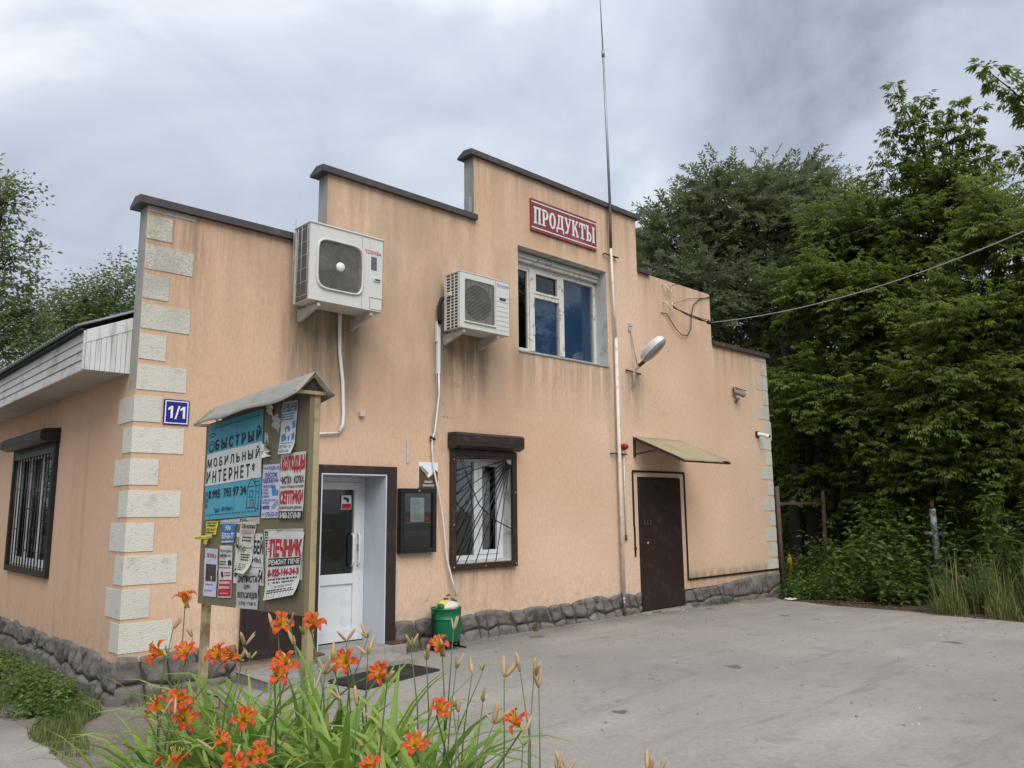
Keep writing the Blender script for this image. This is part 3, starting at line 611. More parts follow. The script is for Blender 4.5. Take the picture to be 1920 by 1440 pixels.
# copings
def coping(x0, x1, z, parent_ext=(.07, .0), cut=None):
    a, b = x0-parent_ext[0], x1+parent_ext[1]
    o = MB().prism([(-.055, z-.012), (TH+.045, z-.012), (TH+.045, z+.02), (TH*.5, z+.085), (-.055, z+.062)], 'x', a, b).build('coping', ['coping_metal'], shop, .004)
    MB().prism([(-.060, z-.014), (-.052, z-.014), (-.052, z+.06), (-.060, z+.06)], 'x', a+.003, b-.003).build('drip_edge', ['coping_metal'], o)
    return o
coping(0, 1.93, 4.62, (.09, -.003)); coping(1.93, 4.13, 5.52, (.10, .03)); 
coping(4.13, 6.02, 6.43, (.09, 0)); coping(6.025, 7.66, 6.43, (0, .07)); coping(7.66, 7.98, 5.53, (-.004, 0)); coping(9.80, XR, 4.60, (-.004, .07))
MB().prism([(4.06, 5.60), (4.12, 5.60), (4.128, 5.83), (4.06, 5.83)], 'y', .02, .12).build('flashing', ['galvanised'], shop)
# quoins
def quoin(x0, x1, z0, z1, side_d=None, right=False):
    p = .007; j = lambda: rng.uniform(-.006, .006)
    if side_d is None:
        mb = MB(); a, b = x0, x1
        mb.prism([(a if not right else a+j(), z0+j()), (b+(j() if not right else 0), z0+j()), (b+(j() if not right else 0), z1+j()), (a if not right else a+j(), z1+j())], 'y', -p, .0)
    else:
        e_ = x1+j(); s_ = side_d+j()
        mb = MB().prism([(0, 0), (e_, 0), (e_, -p), (-p, -p), (-p, s_), (0, s_)], 'z', z0+j()*.5, z1+j()*.5)
    mb.build('quoin', ['quoin_plaster'], shop, .002)
for k in range(14):
    zt = 4.512-k*.2928 - (0.0 if k < 10 else 0)
    ln = .245 if k % 2 == 0 else .46; h = .24 if k < 10 else .255
    sd_ = None if k < 6 else (.43 if k % 2 == 0 else .245)
    quoin(.0 if sd_ else .003, ln, zt-h+.006, zt+.006, sd_)
quoin(.003, .46, 4.555, 4.605)
for k in range(14):
    zt = 4.452-k*.2893; ln = .21 if k % 2 == 0 else .42
    quoin(XR-ln, XR-.002, max(.5, zt-.235), zt, None, True)
quoin(XR-.42, XR-.002, 4.50, 4.578, None, True)
# plinth of moulded stones: one row of tall slanting stones over a row of low ones
def stone_mesh(c00, c10, c11, c01, depth, mk):
    """corners in (u,z), bulging outward"""
    sd0 = rng.random()*50
    def fn(u, v):
        a = Vector(c00).lerp(Vector(c10), u); b = Vector(c01).lerp(Vector(c11), u); q = a.lerp(b, v)
        e_ = 1-max(abs(2*u-1), abs(2*v-1))**5; ee = min(1, (1-abs(2*u-1)**18)*(1-abs(2*v-1)**18)*1.05)
        # rounded corners
        cu, cv_ = 2*u-1, 2*v-1; k = (abs(cu)*abs(cv_))**3*.07
        m_ = (Vector(c00)+Vector(c10)+Vector(c11)+Vector(c01))/4
        q = q.lerp(m_, k)
        nz = noise.noise(Vector((q.x*6+sd0, q.y*6, sd0)))*.042+noise.noise(Vector((q.x*15+sd0, q.y*15, 3)))*.016
        return mk(q.x, depth*ee+nz*ee-.006*(1-ee), q.y)
    return MB().grid(fn, 9, 9)
def plinth(mk, u0, u1, base_mb, top=lambda u: .42):
    pl = base_mb.build('plinth', ['plinth_joint'], shop)
    u = u0; lean = .06; prev = None; k = 0
    tops = []
    while u < u1-.08:
        w = rng.uniform(.16, .27); b = min(u+w, u1)
        if u1-b < .12: b = u1
        tops.append((u, b)); u = b
    mids = [gz(a if mk(1, 0, 0)[0] != 0 else 0)+.10+rng.uniform(-.045, .05) for a, b in tops]+[.24]
    ln = [0]+[rng.uniform(.04, .14) for _ in tops[1:]]+[0]
    tz = [top(a)+rng.uniform(-.035, .03) for a, b in tops]+[top(u1)]
    for i, (a, b) in enumerate(tops):
        g = .0045
        me = stone_mesh((a+ln[i]+g, mids[i]+g), (b+ln[i+1]-g, mids[i+1]+g), (b-g, tz[i+1]), (a+g, tz[i]), rng.uniform(.014, .028), mk)
        me.build('stone', ['moulded_stone'], pl)
        me = stone_mesh((a+ln[i]*1.6+g, -.05), (b+ln[i+1]*1.6-g, -.05), (b+ln[i+1]-g, mids[i+1]-g), (a+ln[i]+g, mids[i]-g), rng.uniform(.026, .046), mk)
        me.build('stone', ['moulded_stone'], pl)
mkf = lambda u, d, z: (u, -d-.012, z); mks = lambda u, d, z: (-d-.012, u, z)
for a, b in ((-.02, 1.08), (2.93, 7.46), (8.61, XR)):
    plinth(mkf, a, b, MB().box(max(a, 0), -.012, -.2, b, .0, .37), lambda u: .42 if u < 8 else float(np.interp(u, [8.6, 11.7], [.37, .47])))
plinth(mks, -.02, 5.2, MB().box(-.012, 0, -.2, 0, BD, .36), lambda u: .39)

# ------------------------------------------------------------------ openings
# upper window: old painted timber, three lights
def rect_frame(mb, x0, x1, z0, z1, w, y0, y1, m=0):
    mb.box(x0, y0, z0, x0+w, y1, z1, m); mb.box(x1-w, y0, z0, x1, y1, z1, m); mb.box(x0+w, y0, z0, x1-w, y1, z0+w, m); mb.box(x0+w, y0, z1-w, x1-w, y1, z1, m); return mb
WU = MB().box(4.94, .20, 3.845, 6.86, .36, 3.86); WU.box(4.94, .2, 5.34, 6.86, .36, 5.355); WU.box(4.925, .2, 3.83, 4.94, .36, 5.37); WU.box(6.86, .2, 3.83, 6.875, .36, 5.37)
wu = WU.build('window', ['reveal_plaster'], shop); tag(wu, 'old white timber window with blue boards behind the glass')
rect_frame(MB(), 4.942, 6.858, 3.862, 5.20, .06, .225, .30).build('frame', ['old_white'], wu, .004)
MB().box(4.942, .16, 5.205, 6.858, .30, 5.338).build('head_board', ['old_white'], wu, .006)
MB().box(4.942, .13, 5.255, 6.858, .158, 5.30).build('head_moulding', ['old_white'], wu, .006)
for x in (5.43, 6.06): MB().box(x-.05, .215, 3.925, x+.05, .295, 5.138).build('mullion', ['old_white'], wu, .004)
MB().box(5.482, .23, 4.74, 6.008, .29, 4.80).build('transom', ['old_white'], wu, .004)
rect_frame(MB(), 5.482, 6.008, 4.80, 5.136, .035, .218, .26).build('vent_sash', ['old_white'], wu, .003)
rect_frame(MB(), 5.004, 5.378, 3.925, 5.136, .03, .232, .27).build('sash', ['old_white'], wu, .003)
for (a, b, c, d) in ((5.03, 5.35, 3.95, 5.11), (5.515, 5.975, 4.835, 5.10), (5.482, 6.008, 3.925, 4.739), (6.112, 6.796, 3.925, 5.136)):
    MB().box(a, .258, c, b, .262, d).build('pane', ['grimy_glass'], wu)
for (a, b, c, d) in ((5.47, 6.02, 3.93, 4.745), (6.10, 6.80, 3.925, 5.14)):
    MB().box(a, .300, c, b, .312, d).build('board', ['blue_board'], wu)
MB().box(5.452, .20, 4.17, 5.468, .222, 4.30).build('handle', ['pvc_white'], wu, .003)
MB().box(4.94, -.02, 3.822, 6.86, .195, 3.849).build('sill', ['cement'], wu, .006)
# lower window: brown outer frame, pvc window, sun-ray grille
wl_ = rect_frame(MB(), 3.72, 4.83, .95, 2.43, .075, -.055, .0).build('window', ['brown_paint'], shop, .006); tag(wl_, 'shop window with brown frame and bent sun-ray bars')
LIN = MB(); LIN.box(3.781, .001, 1.031, 3.795, .24, 2.379); LIN.box(4.765, .001, 1.031, 4.779, .24, 2.379); LIN.box(3.796, .001, 1.031, 4.764, .24, 1.045); LIN.box(3.796, .001, 2.365, 4.764, .24, 2.379)
LIN.build('reveal', ['reveal_plaster'], wl_)
rect_frame(MB(), 3.797, 4.763, 1.047, 2.363, .065, .15, .21).build('frame', ['pvc_white'], wl_, .005)
MB().box(4.25, .145, 1.112, 4.33, .205, 2.298).build('mullion', ['pvc_white'], wl_, .005)
rect_frame(MB(), 4.332, 4.697, 1.114, 2.296, .055, .14, .195).build('sash', ['pvc_white'], wl_, .005)
for a, b, c, d in ((3.863, 4.249, 1.113, 2.297), (4.388, 4.641, 1.17, 2.24)): MB().box(a, .176, c, b, .180, d).build('pane', ['glass'], wl_)
cb = MB(); cb.grid(lambda u, v: (4.45+.32*u, .33+.02*math.sin(u*26), 1.1+1.25*v), 24, 2); cb.build('curtain', ['curtain'], wl_, fix=False)
MB().box(3.99, .36, 1.0, 4.05, .39, 2.4).build('inner_post', ['pvc_white'], wl_)
hub = Vector((4.745, -.02, 2.345))
gr = MB().lathe([(.001, -.006), (.085, -.006), (.085, .006), (.001, .006)], hub, 'y', 20).build('bar_hub', ['bracket_paint'], wl_)
ends = [(3.80, 2.10), (3.80, 1.86), (3.80, 1.63), (3.80, 1.38), (3.80, 1.13), (3.815, 1.035), (3.965, 1.035), (4.13, 1.035), (4.30, 1.035), (4.47, 1.035), (3.80, 2.31)]
for ex, ez in ends: MB().tube([hub+(Vector((ex, -.02, ez))-hub).normalized()*.075, (ex, -.02, ez)], .0068, 6).build('bar', ['black_paint'], wl_)
MB().tube([(3.86, -.032, 2.33), (4.02, -.034, 2.02), (4.18, -.034, 1.74), (4.42, -.034, 1.56), (4.76, -.032, 1.42)], .0068, 6).build('bar', ['black_paint'], wl_)
MB().tube([(3.90, -.032, 2.35), (4.02, -.034, 2.0), (4.10, -.034, 1.5), (4.06, -.034, 1.2)], .004, 6).build('wire', ['black_paint'], wl_)
for px_, pz in ((3.757, .99), (3.757, 1.5), (3.757, 2.3), (4.27, .985), (4.795, .99), (4.795, 1.9)): MB().lathe([(.001, -.062), (.009, -.06), (.010, -.055)], (px_, 0, pz), 'y', 10).build('screw', ['galvanised'], wl_)
MB().box(3.798, -.05, 2.33, 4.752, -.012, 2.354).build('shutter_edge', ['brown_paint'], wl_)
# white shop door in its deep reveal
dr = MB().box(1.80, -.05, .12, 1.93, .0, 2.18); dr.box(2.774, -.05, .17, 2.91, .0, 2.18); dr.box(1.93, -.05, 2.09, 2.774, .0, 2.18)
dw = dr.build('door', ['brown_paint'], shop, .006); tag(dw, 'white half-glazed shop door in dark brown frame')
RV = MB(); RV.box(1.931, -.045, .22, 1.945, .40, 2.088); RV.box(2.759, -.045, .22, 2.773, .40, 2.088); RV.box(1.945, -.045, 2.074, 2.759, .40, 2.088)
RV.build('reveal', ['pvc_reveal'], dw)
rect_frame(MB(), 1.947, 2.757, .23, 2.072, .06, .38, .45).build('door_frame', ['pvc_white'], dw, .004)
LF = MB(); LF.box(2.009, .365, .235, 2.10, .425, 2.010); LF.box(2.603, .365, .235, 2.695, .425, 2.010); LF.box(2.10, .365, .235, 2.603, .425, .36); LF.box(2.10, .365, .86, 2.603, .425, .975); LF.box(2.10, .365, 1.925, 2.603, .425, 2.010)
LF.build('leaf', ['pvc_white'], dw, .004)
MB().box(2.102, .385, .362, 2.601, .405, .858).build('panel', ['pvc_white'], dw)
MB().box(2.102, .394, .977, 2.601, .398, 1.923).build('pane', ['glass'], dw)
for hx, hy in ((2.575, .35), (2.655, .35)): MB().tube([(hx, .366, 1.06), (hx, .325, 1.075), (hx, .318, 1.11), (hx, .318, 1.37), (hx, .325, 1.405), (hx, .366, 1.42)], .014, 8).build('handle', ['pvc_white'], dw)
MB().box(2.648, .355, 1.22, 2.672, .366, 1.30).build('lock', ['galvanised'], dw, .003)
st = MB().box(2.44, .380, 1.70, 2.57, .392, 1.86).build('sticker', ['paint_white'], dw)
MB().box(2.445, .3785, 1.705, 2.565, .3798, 1.765).build('sticker_band', ['ink_red'], dw)
MB().obox((2.50, .3785, 1.82), (.075, .001, .028), (0, .25, 0)).obox((2.52, .3785, 1.79), (.03, .001, .022)).build('sticker_symbol', ['ink_black'], dw)
od = MB().box(1.088, -.075, .25, 1.795, -.028, 2.15).build('outer_door_leaf', ['door_brown'], shop, .005); tag(od, 'brown steel outer door folded open against the wall')
rect_frame(MB(), 1.12, 1.765, .29, 2.11, .04, -.081, -.076).build('rib', ['door_brown'], od, .002)
for z in (.5, 1.9): MB().tube([(1.798, -.06, z-.05), (1.798, -.06, z+.05)], .012, 8).build('hinge', ['door_brown'], od)
# brown steel back door
bd = MB().box(7.478, -.022, .135, 8.594, .035, 2.158).build('back_door', ['door_brown'], shop, .005); tag(bd, 'plain dark brown steel door beside the white drainpipe')
MB().box(7.495, -.0245, 2.14, 8.58, -.0225, 2.1575).build('edge', ['black_paint'], bd)
for i in range(3):
    for j in range(2): MB().lathe([(.001, -.028), (.007, -.026), (.008, -.0225)], (7.60+i*.075, 0, 1.44+j*.04), 'y', 8).build('bolt', ['galvanised'], bd)
MB().lathe([(.001, -.032), (.016, -.03), (.018, -.0225)], (7.66, 0, 1.14), 'y', 12).box(7.653, -.036, 1.135, 7.667, -.03, 1.165).build('keyhole', ['bracket_paint'], bd)
MB().box(7.44, -.16, .0, 8.62, .035, .118).build('door_sill', ['step_concrete'], shop, .015)
# side window
ws = MB(); ws.box(-.05, 2.48, .97, 0, 2.55, 2.5); ws.box(-.05, 4.45, .97, 0, 4.52, 2.5); ws.box(-.05, 2.55, .97, 0, 4.45, 1.045); ws.box(-.05, 2.55, 2.44, 0, 4.45, 2.5)
wsd = ws.build('window', ['black_paint'], shop, .006); tag(wsd, 'barred side window with black frame under a shutter box')
fr = MB(); 
for a, b in ((2.552, 2.63), (3.22, 3.30), (3.82, 3.90), (4.37, 4.448)): fr.box(.015, a, 1.06, .065, b, 2.44)
fr.box(.015, 2.63, 1.06, .063, 4.37, 1.15); fr.box(.015, 2.63, 2.36, .063, 4.37, 2.44)
fr.build('frame', ['pvc_white'], wsd, .004)
for a, b in ((2.632, 3.218), (3.302, 3.818), (3.902, 4.368)): MB().box(.037, a, 1.152, .041, b, 2.358).build('pane', ['glass'], wsd)
for i in range(13): 
    y = 2.62+i*.145; MB().tube([(-.03, y, 1.045), (-.03, y, 2.44)], .0075, 6).build('bar', ['black_paint'], wsd)
for i, z in enumerate((1.25, 1.5, 1.75, 2.0, 2.2)):
    for j in range(4):
        y = 2.62+j*.435+(.145 if i % 2 else 0); MB().box(-.034, y, z-.007, -.022, y+.145, z+.007).build('crossbar', ['black_paint'], wsd)
MB().box(-.045, 2.551, 2.38, -.012, 4.449, 2.44).build('shutter_slats', ['ac_fin'], wsd)
MB().box(.15, 3.0, .9, .2, 3.15, 2.4).build('inner_board', ['dark_inside'], wsd)
def shutter_box(prof, axis, a, b, nm_label, mt='brown_paint'):
    o = MB().prism(prof, axis, a, b).build('shutter_box', [mt], shop, .004); tag(o, nm_label); return o
sb1 = shutter_box([(0, 2.44), (-.12, 2.432), (-.20, 2.468), (-.20, 2.605), (-.165, 2.632), (0, 2.634)], 'x', 3.69, 4.835, 'brown roller shutter box over the shop window')
MB().box(3.70, -.2035, 2.50, 4.825, -.2005, 2.506).build('seam', ['black_paint'], sb1)
sb2 = shutter_box([(0, 2.50), (-.13, 2.49), (-.21, 2.525), (-.21, 2.61), (-.17, 2.645), (0, 2.66)], 'y', 2.46, 4.53, 'dark roller shutter box over the side window', 'black_paint')
# ------------------------------------------------------------------ lettering helpers
def flat_text(txt, box, mk, bold=.0, spacing=1.0):
    """text fitted into box=(u0,v0,u1,v1), mk(u,v)->point; returns MB"""
    V, F = text_mesh(txt, bold, spacing); mb = MB()
    u0, v0, u1, v1 = box
    mb.add([mk(u0+(u1-u0)*a, v0+(v1-v0)*b) for a, b in V], F, 0); return mb
def arc_ring(cx, cy, rx, ry, ix, iy, a0, a1, n=18):
    vs = []; fs = []
    for k in range(n+1):
        a = a0+(a1-a0)*k/n; vs += [(cx+rx*math.cos(a), cy+ry*math.sin(a)), (cx+ix*math.cos(a), cy+iy*math.sin(a))]
    for k in range(n): fs.append((2*k, 2*k+1, 2*k+3, 2*k+2))
    return vs, fs
def slab_word():
    """ПРОДУКТЫ in heavy slab capitals: list of (verts2d, faces)"""
    out = []; x = 0.0
    def R(a, b, c, d): out.append(([(x+a, b), (x+c, b), (x+c, d), (x+a, d)], [(0, 1, 2, 3)]))
    def Pl(*p): out.append(([(x+a, b) for a, b in p], [tuple(range(len(p)))]))
    def Ar(*a):
        v, f_ = arc_ring(*a); out.append(([(x+p, q) for p, q in v], f_))
    pi = math.pi
    R(.07, .09, .25, .88); R(.43, .09, .61, .88); R(0, .88, .68, 1); R(0, 0, .30, .09); R(.38, 0, .68, .09); x += .74      # П
    R(.07, .09, .25, .88); R(0, .88, .36, 1); R(0, 0, .33, .09); Ar(.34, .70, .26, .30, .08, .17, -pi/2, pi/2); R(.25, .40, .36, .53); R(.25, .87, .36, .88); x += .66   # Р
    Ar(.31, .5, .31, .5, .12, .36, 0, 2*pi, 28); x += .67  # О
    R(0, .13, .72, .23); R(0, -.09, .12, .13); R(.60, -.09, .72, .13); R(.44, .23, .62, .88); Pl((.09, .23), (.24, .23), (.34, .88), (.22, .88)); R(.14, .88, .68, 1); x += .77  # Д
    R(0, .91, .28, 1); R(.40, .91, .66, 1); Pl((.04, .91), (.22, .91), (.42, .36), (.30, .26)); Pl((.50, .91), (.60, .91), (.34, .09), (.20, 0), (.16, .06)); R(.06, 0, .26, .12); x += .69  # У
    R(.07, .09, .25, .91); R(0, .91, .30, 1); R(0, 0, .30, .09); Pl((.25, .42), (.25, .56), (.46, .93), (.60, .93)); Pl((.30, .52), (.42, .64), (.66, .09), (.48, .09)); R(.40, .91, .66, 1); R(.42, 0, .70, .09); x += .73  # К
    R(.23, .09, .41, .88); R(.14, 0, .50, .09); R(0, .88, .64, 1); R(0, .68, .10, .88); R(.54, .68, .64, .88); x += .69  # Т
    R(.07, .09, .25, .91); R(0, .91, .30, 1); R(0, 0, .36, .09); Ar(.33, .30, .22, .30, .06, .18, -pi/2, pi/2); R(.25, .48, .34, .60); R(.25, .09, .34, .12)
    R(.66, .09, .84, .91); R(.60, .91, .90, 1); R(.60, 0, .90, .09); x += .90
    return out, x
# ------------------------------------------------------------------ shop sign
t = thing('shop_sign', 'dark red sign reading ПРОДУКТЫ above the upper window', 'sign', (5.9, 0, 5.87))
MB().box(5.188, -.03, 5.632, 6.62, -.001, 6.112).build('panel', ['sign_red'], t, .003)
for z in (5.672, 6.058): MB().box(5.196, -.033, z, 6.612, -.0305, z+.017).build('stripe', ['sign_white'], t)
lw, W_ = slab_word(); mb = MB()
for k, (vs, fs) in enumerate(lw): mb.add([(5.235+a/W_*1.345, -.034-.0001*(k % 3), 5.745+b*.255) for a, b in vs], fs)
mb.build('lettering', ['sign_white'], t)
# ------------------------------------------------------------------ house number
t = thing('house_number_plate', 'blue enamel plate reading 1/1 beside the corner quoins', 'sign', (.378, 0, 2.627))
MB().box(.257, -.012, 2.505, .499, -.001, 2.749).build('panel', ['plate_blue'], t, .004)
rect_frame(MB(), .270, .486, 2.518, 2.736, .009, -.0145, -.0125).build('border', ['paint_white'], t)
mb = MB()
for x in (.300, .415): mb.add([(x+a, -.0142, 2.57+b) for a, b in ((.022, 0), (.044, 0), (.044, .115), (.026, .115), (-.002, .092), (-.002, .072), (.022, .085))], [tuple(range(7))])
mb.add([(a, -.0142, b) for a, b in ((.362, 2.562), (.378, 2.562), (.410, 2.69), (.394, 2.69))], [(0, 1, 2, 3)])
mb.build('lettering', ['paint_white'], t)
for x, z in ((.264, 2.742), (.492, 2.742), (.264, 2.512), (.492, 2.512)): MB().lathe([(.001, -.016), (.005, -.0145), (.006, -.0125)], (x, 0, z), 'y', 8).build('screw', ['galvanised'], t)
# ------------------------------------------------------------------ air conditioners
def bracket(p, x, y1, z):
    MB().prism([(-.001, z), (y1, z), (y1, z-.03), (y1+.05, z-.045), (-.03, z-.135), (-.001, z-.135)], 'x', x-.018, x+.018).build('bracket', ['bracket_paint'], p, .003)
def squircle(cx, cz, rx, rz, n, pw=5.0):
    out = []
    for k in range(n):
        a = 2*math.pi*(k+.5)/n; c_, s_ = math.cos(a), math.sin(a); r = (abs(c_)**pw+abs(s_)**pw)**(-1/pw); out.append((cx+rx*r*c_, cz+rz*r*s_))
    return out
def rect_pts(x0, x1, z0, z1, cx, cz, n):
    out = []
    for k in range(n):
        a = 2*math.pi*(k+.5)/n; c_, s_ = math.cos(a), math.sin(a); tt = []
        if c_ > 1e-9: tt.append((x1-cx)/c_)
        if c_ < -1e-9: tt.append((x0-cx)/c_)
        if s_ > 1e-9: tt.append((z1-cz)/s_)
        if s_ < -1e-9: tt.append((z0-cz)/s_)
        r = min(tt); out.append((cx+r*c_, cz+r*s_))
    # snap the nearest points to the rectangle's corners
    for (x, z) in ((x0, z0), (x1, z0), (x1, z1), (x0, z1)):
        i = min(range(n), key=lambda q: (out[q][0]-x)**2+(out[q][1]-z)**2); out[i] = (x, z)
    return out
def ac_shell(t, x0, x1, yf, yb, z0, z1, xs, hole, n=56):
    """casing with a real opening in the front (hole = list of points) that ends at xs"""
    cx = sum(p[0] for p in hole)/n; cz = sum(p[1] for p in hole)/n
    mb = MB(); ro = rect_pts(x0, xs, z0, z1, cx, cz, n)
    ring = [(x, yf, z) for x, z in ro]+[(x, yf, z) for x, z in hole]+[(x, yf+.055, z) for x, z in hole]
    mb.add(ring, [(k, (k+1) % n, n+(k+1) % n, n+k) for k in range(n)]+[(n+k, n+(k+1) % n, 2*n+(k+1) % n, 2*n+k) for k in range(n)])
    mb.add([(xs, yf, z0), (x1, yf, z0), (x1, yf, z1), (xs, yf, z1)], [(0, 1, 2, 3)])
    mb.box(x0, yf+.006, z1-.004, x1, yb, z1); mb.box(x0, yf+.006, z0, x1, yb, z0+.004); mb.box(x1-.004, yf, z0+.004, x1, yb, z1-.004)
    mb.box(x0, yf+.0005, z0+.004, x0+.03, yf+.03, z1-.004); mb.box(x0, yb-.03, z0+.004, x0+.02, yb, z1-.004)
    o = mb.build('casing', ['ac_white'], t, fix=False); return o
# large unit
t = thing('air_conditioner', 'large white air conditioner with round wire fan grille', 'air conditioner', (1.95, 0, 3.86), 'air conditioners on the facade')
x0, x1, yf, yb, z0, z1 = 1.485, 2.397, -.45, -.12, 3.86, 4.685; N = 56
hole = squircle(1.852, 4.27, .268, .262, N, 6)
cas = ac_shell(t, x0, x1, yf, yb, z0, z1, 2.122, hole, N)
MB().add([(x0-.012, yf-.012, z1+.001), (x1+.008, yf-.012, z1+.001), (x1+.008, yb+.01, z1+.001), (x0-.012, yb+.01, z1+.001), (x0-.012, yf-.012, z1+.022), (x1+.008, yf-.012, z1+.022), (x1+.008, yb+.01, z1+.022), (x0-.012, yb+.01, z1+.022)], [(3, 2, 1, 0), (4, 5, 6, 7), (0, 1, 5, 4), (1, 2, 6, 5), (2, 3, 7, 6), (3, 0, 4, 7)]).build('lid', ['ac_white'], t, .008)
h2 = squircle(1.852, 4.27, .29, .284, N, 6)
MB().add([(a, yf-.003, b) for a, b in h2]+[(a, yf-.022, b) for a, b in squircle(1.852, 4.27, .284, .278, N, 6)]+[(a, yf-.022, b) for a, b in squircle(1.852, 4.27, .270, .264, N, 6)]+[(a, yf+.02, b) for a, b in squircle(1.852, 4.27, .266, .260, N, 6)], [(j*N+k, j*N+(k+1) % N, (j+1)*N+(k+1) % N, (j+1)*N+k) for j in range(3) for k in range(N)], 0, True).build('grille_rim', ['ac_white'], t)
MB().box(x0+.031, yf+.058, z0+.005, x1-.005, yf+.062, z1-.005).build('fan_chamber', ['ac_inner'], t)
fb = MB()
for k in range(3):
    a0 = k*2*math.pi/3+.5; vs = []
    for i in range(6):
        for j in range(4):
            r = .07+.17*j/3; a = a0+(.95*i/5)*(1-.1*j/3); vs.append((1.852+r*math.cos(a), yf+.05-.022*i/5, 4.27+r*math.sin(a)))
    fb.add(vs, [(i*4+j, i*4+j+1, (i+1)*4+j+1, (i+1)*4+j) for i in range(5) for j in range(3)], 0, True)
fb.build('fan', ['ac_fin'], t, fix=False)
def clipr(a, r, rx=.266, rz=.26, pw=6):
    m_ = (abs(math.cos(a)/rx)**pw+abs(math.sin(a)/rz)**pw)**(-1/pw); return min(r, m_)
gri = MB().lathe([(.001, -.014), (.05, -.012), (.053, .0)], (1.852, yf-.002, 4.27), 'y', 28).build('grille_hub', ['ac_hub'], t)
for i in range(21):
    r = .065+i*.0125
    pts = [(1.852+clipr(a, r)*math.cos(a), yf-.002-.008*math.cos(min(1, r/.27)*1.5), 4.27+clipr(a, r)*math.sin(a)) for a in [2*math.pi*k/44 for k in range(45)]]
    MB().tube(pts, .0030, 4, cap=False).build('grille_ring', ['ac_wire'], t)
sp = MB()
for k in range(20):
    a = 2*math.pi*k/20; m_ = clipr(a, 9); sp.tube([(1.852+.05*math.cos(a), yf-.004, 4.27+.05*math.sin(a)), (1.852+m_*math.cos(a), yf+.006, 4.27+m_*math.sin(a))], .0016, 4)
sp.build('grille_spokes', ['ac_wire'], t)
MB().box(2.1215, yf-.003, z0+.006, 2.1245, yf-.0005, z1-.004).build('seam', ['ac_wire'], t)
flat_text('TOSHIBA', (2.158, 4.500, 2.372, 4.545), lambda u, v: (u, yf-.003, v), .02, 1.1).build('lettering', ['brand_red'], t)
MB().box(2.24, yf-.004, 4.325, 2.312, yf-.0005, 4.475).build('label_plate', ['ac_fin'], t)
MB().box(2.272, yf-.013, 4.196, 2.36, yf-.0005, 4.236).build('handle', ['ac_white'], t, .003)
MB().box(2.285, yf-.0145, 4.206, 2.352, yf-.0135, 4.226).build('handle_recess', ['ac_inner'], t)
rect_frame(MB(), 2.228, 2.392, 3.875, 4.01, .005, yf-.004, yf-.0005).build('cover_joint', ['ac_wire'], t)
# condenser fins and wire guard on the open side
MB().box(x0+.012, yf+.035, z0+.01, x0+.03, yb-.032, z1-.01).build('condenser', ['ac_fin'], t)
gw = MB()
for y in (yf+.02, (yf+yb)/2-.02, (yf+yb)/2+.06, yb-.01): gw.tube([(x0-.018, y, z0+.02), (x0-.018, y, z1-.02)], .0032, 5)
for z in np.linspace(z0+.05, z1-.05, 6): gw.tube([(x0-.014, yf+.015, z), (x0-.014, yb-.01, z)], .0026, 5)
gw.build('wire_guard', ['bracket_paint'], t)
for x in (1.62, 2.27): bracket(t, x, yf+.02, z0-.02)
MB().tube([(x0+.01, yb+.01, z1+.02), (x0+.008, yb+.012, z1+.14)], .002, 5).build('wire_end', ['black_paint'], t)
# small unit
t = thing('air_conditioner', 'smaller white air conditioner with square slatted grille beside the upper window', 'air conditioner', (4.0, 0, 3.88), 'air conditioners on the facade')
x0, x1, yf, yb, z0, z1 = 3.545, 4.375, -.42, -.11, 3.885, 4.585
xs = 4.135; hole = squircle(3.868, 4.245, .246, .268, N, 40)
ac_shell(t, x0, x1, yf, yb, z0, z1, xs, hole, N)
MB().box(x0-.006, yf-.006, z1+.001, x1+.006, yb, z1+.014).build('lid', ['ac_white'], t, .005)
MB().box(x0+.031, yf+.056, z0+.005, x1-.005, yf+.060, z1-.005).build('fan_chamber', ['ac_inner'], t)
n_ = 40; ci = [(3.86+.225*math.cos(2*math.pi*(k+.5)/n_), 4.245+.225*math.sin(2*math.pi*(k+.5)/n_)) for k in range(n_)]; rq = rect_pts(3.622, 4.114, 3.977, 4.513, 3.86, 4.245, n_)
MB().add([(a, yf+.035, b) for a, b in ci]+[(a, yf+.035, b) for a, b in rq], [(k, (k+1) % n_, n_+(k+1) % n_, n_+k) for k in range(n_)]).build('fan_shroud', ['bracket_paint'], t, fix=False)
fb = MB()
for k in range(3):
    a0 = k*2*math.pi/3+.2; vs = []
    for i in range(6):
        for j in range(4):
            r = .05+.165*j/3; a = a0+.9*i/5; vs.append((3.86+r*math.cos(a), yf+.05-.012*i/5, 4.245+r*math.sin(a)))
    fb.add(vs, [(i*4+j, i*4+j+1, (i+1)*4+j+1, (i+1)*4+j) for i in range(5) for j in range(3)], 0, True)
fb.build('fan', ['ac_fin'], t, fix=False)
for k in range(31):
    z = 3.985+k*.0173; MB().box(3.624, yf-.004, z, 4.112, yf+.004, z+.0052).build('grille_slat', ['ac_wire'], t)
gv = MB()
for x in np.linspace(3.66, 4.08, 8): gv.box(x, yf+.005, 3.98, x+.004, yf+.009, 4.51)
gv.build('grille_stay', ['ac_wire'], t)
MB().box(3.61, yf-.02, 3.955, 4.128, yf-.0005, 3.975).build('grille_lip', ['ac_white'], t, .006)
MB().box(xs-.0015, yf-.003, z0+.006, xs+.0015, yf-.0005, z1-.004).build('seam', ['ac_wire'], t)
for k in range(8): MB().box(4.15, yf-.0025, 3.935+k*.062, 4.36, yf-.0005, 3.938+k*.062).build('groove', ['ac_wire'], t)
MB().box(4.152, yf-.0025, 4.505, 4.362, yf-.0005, 4.55).build('badge', ['paper_violet'], t)
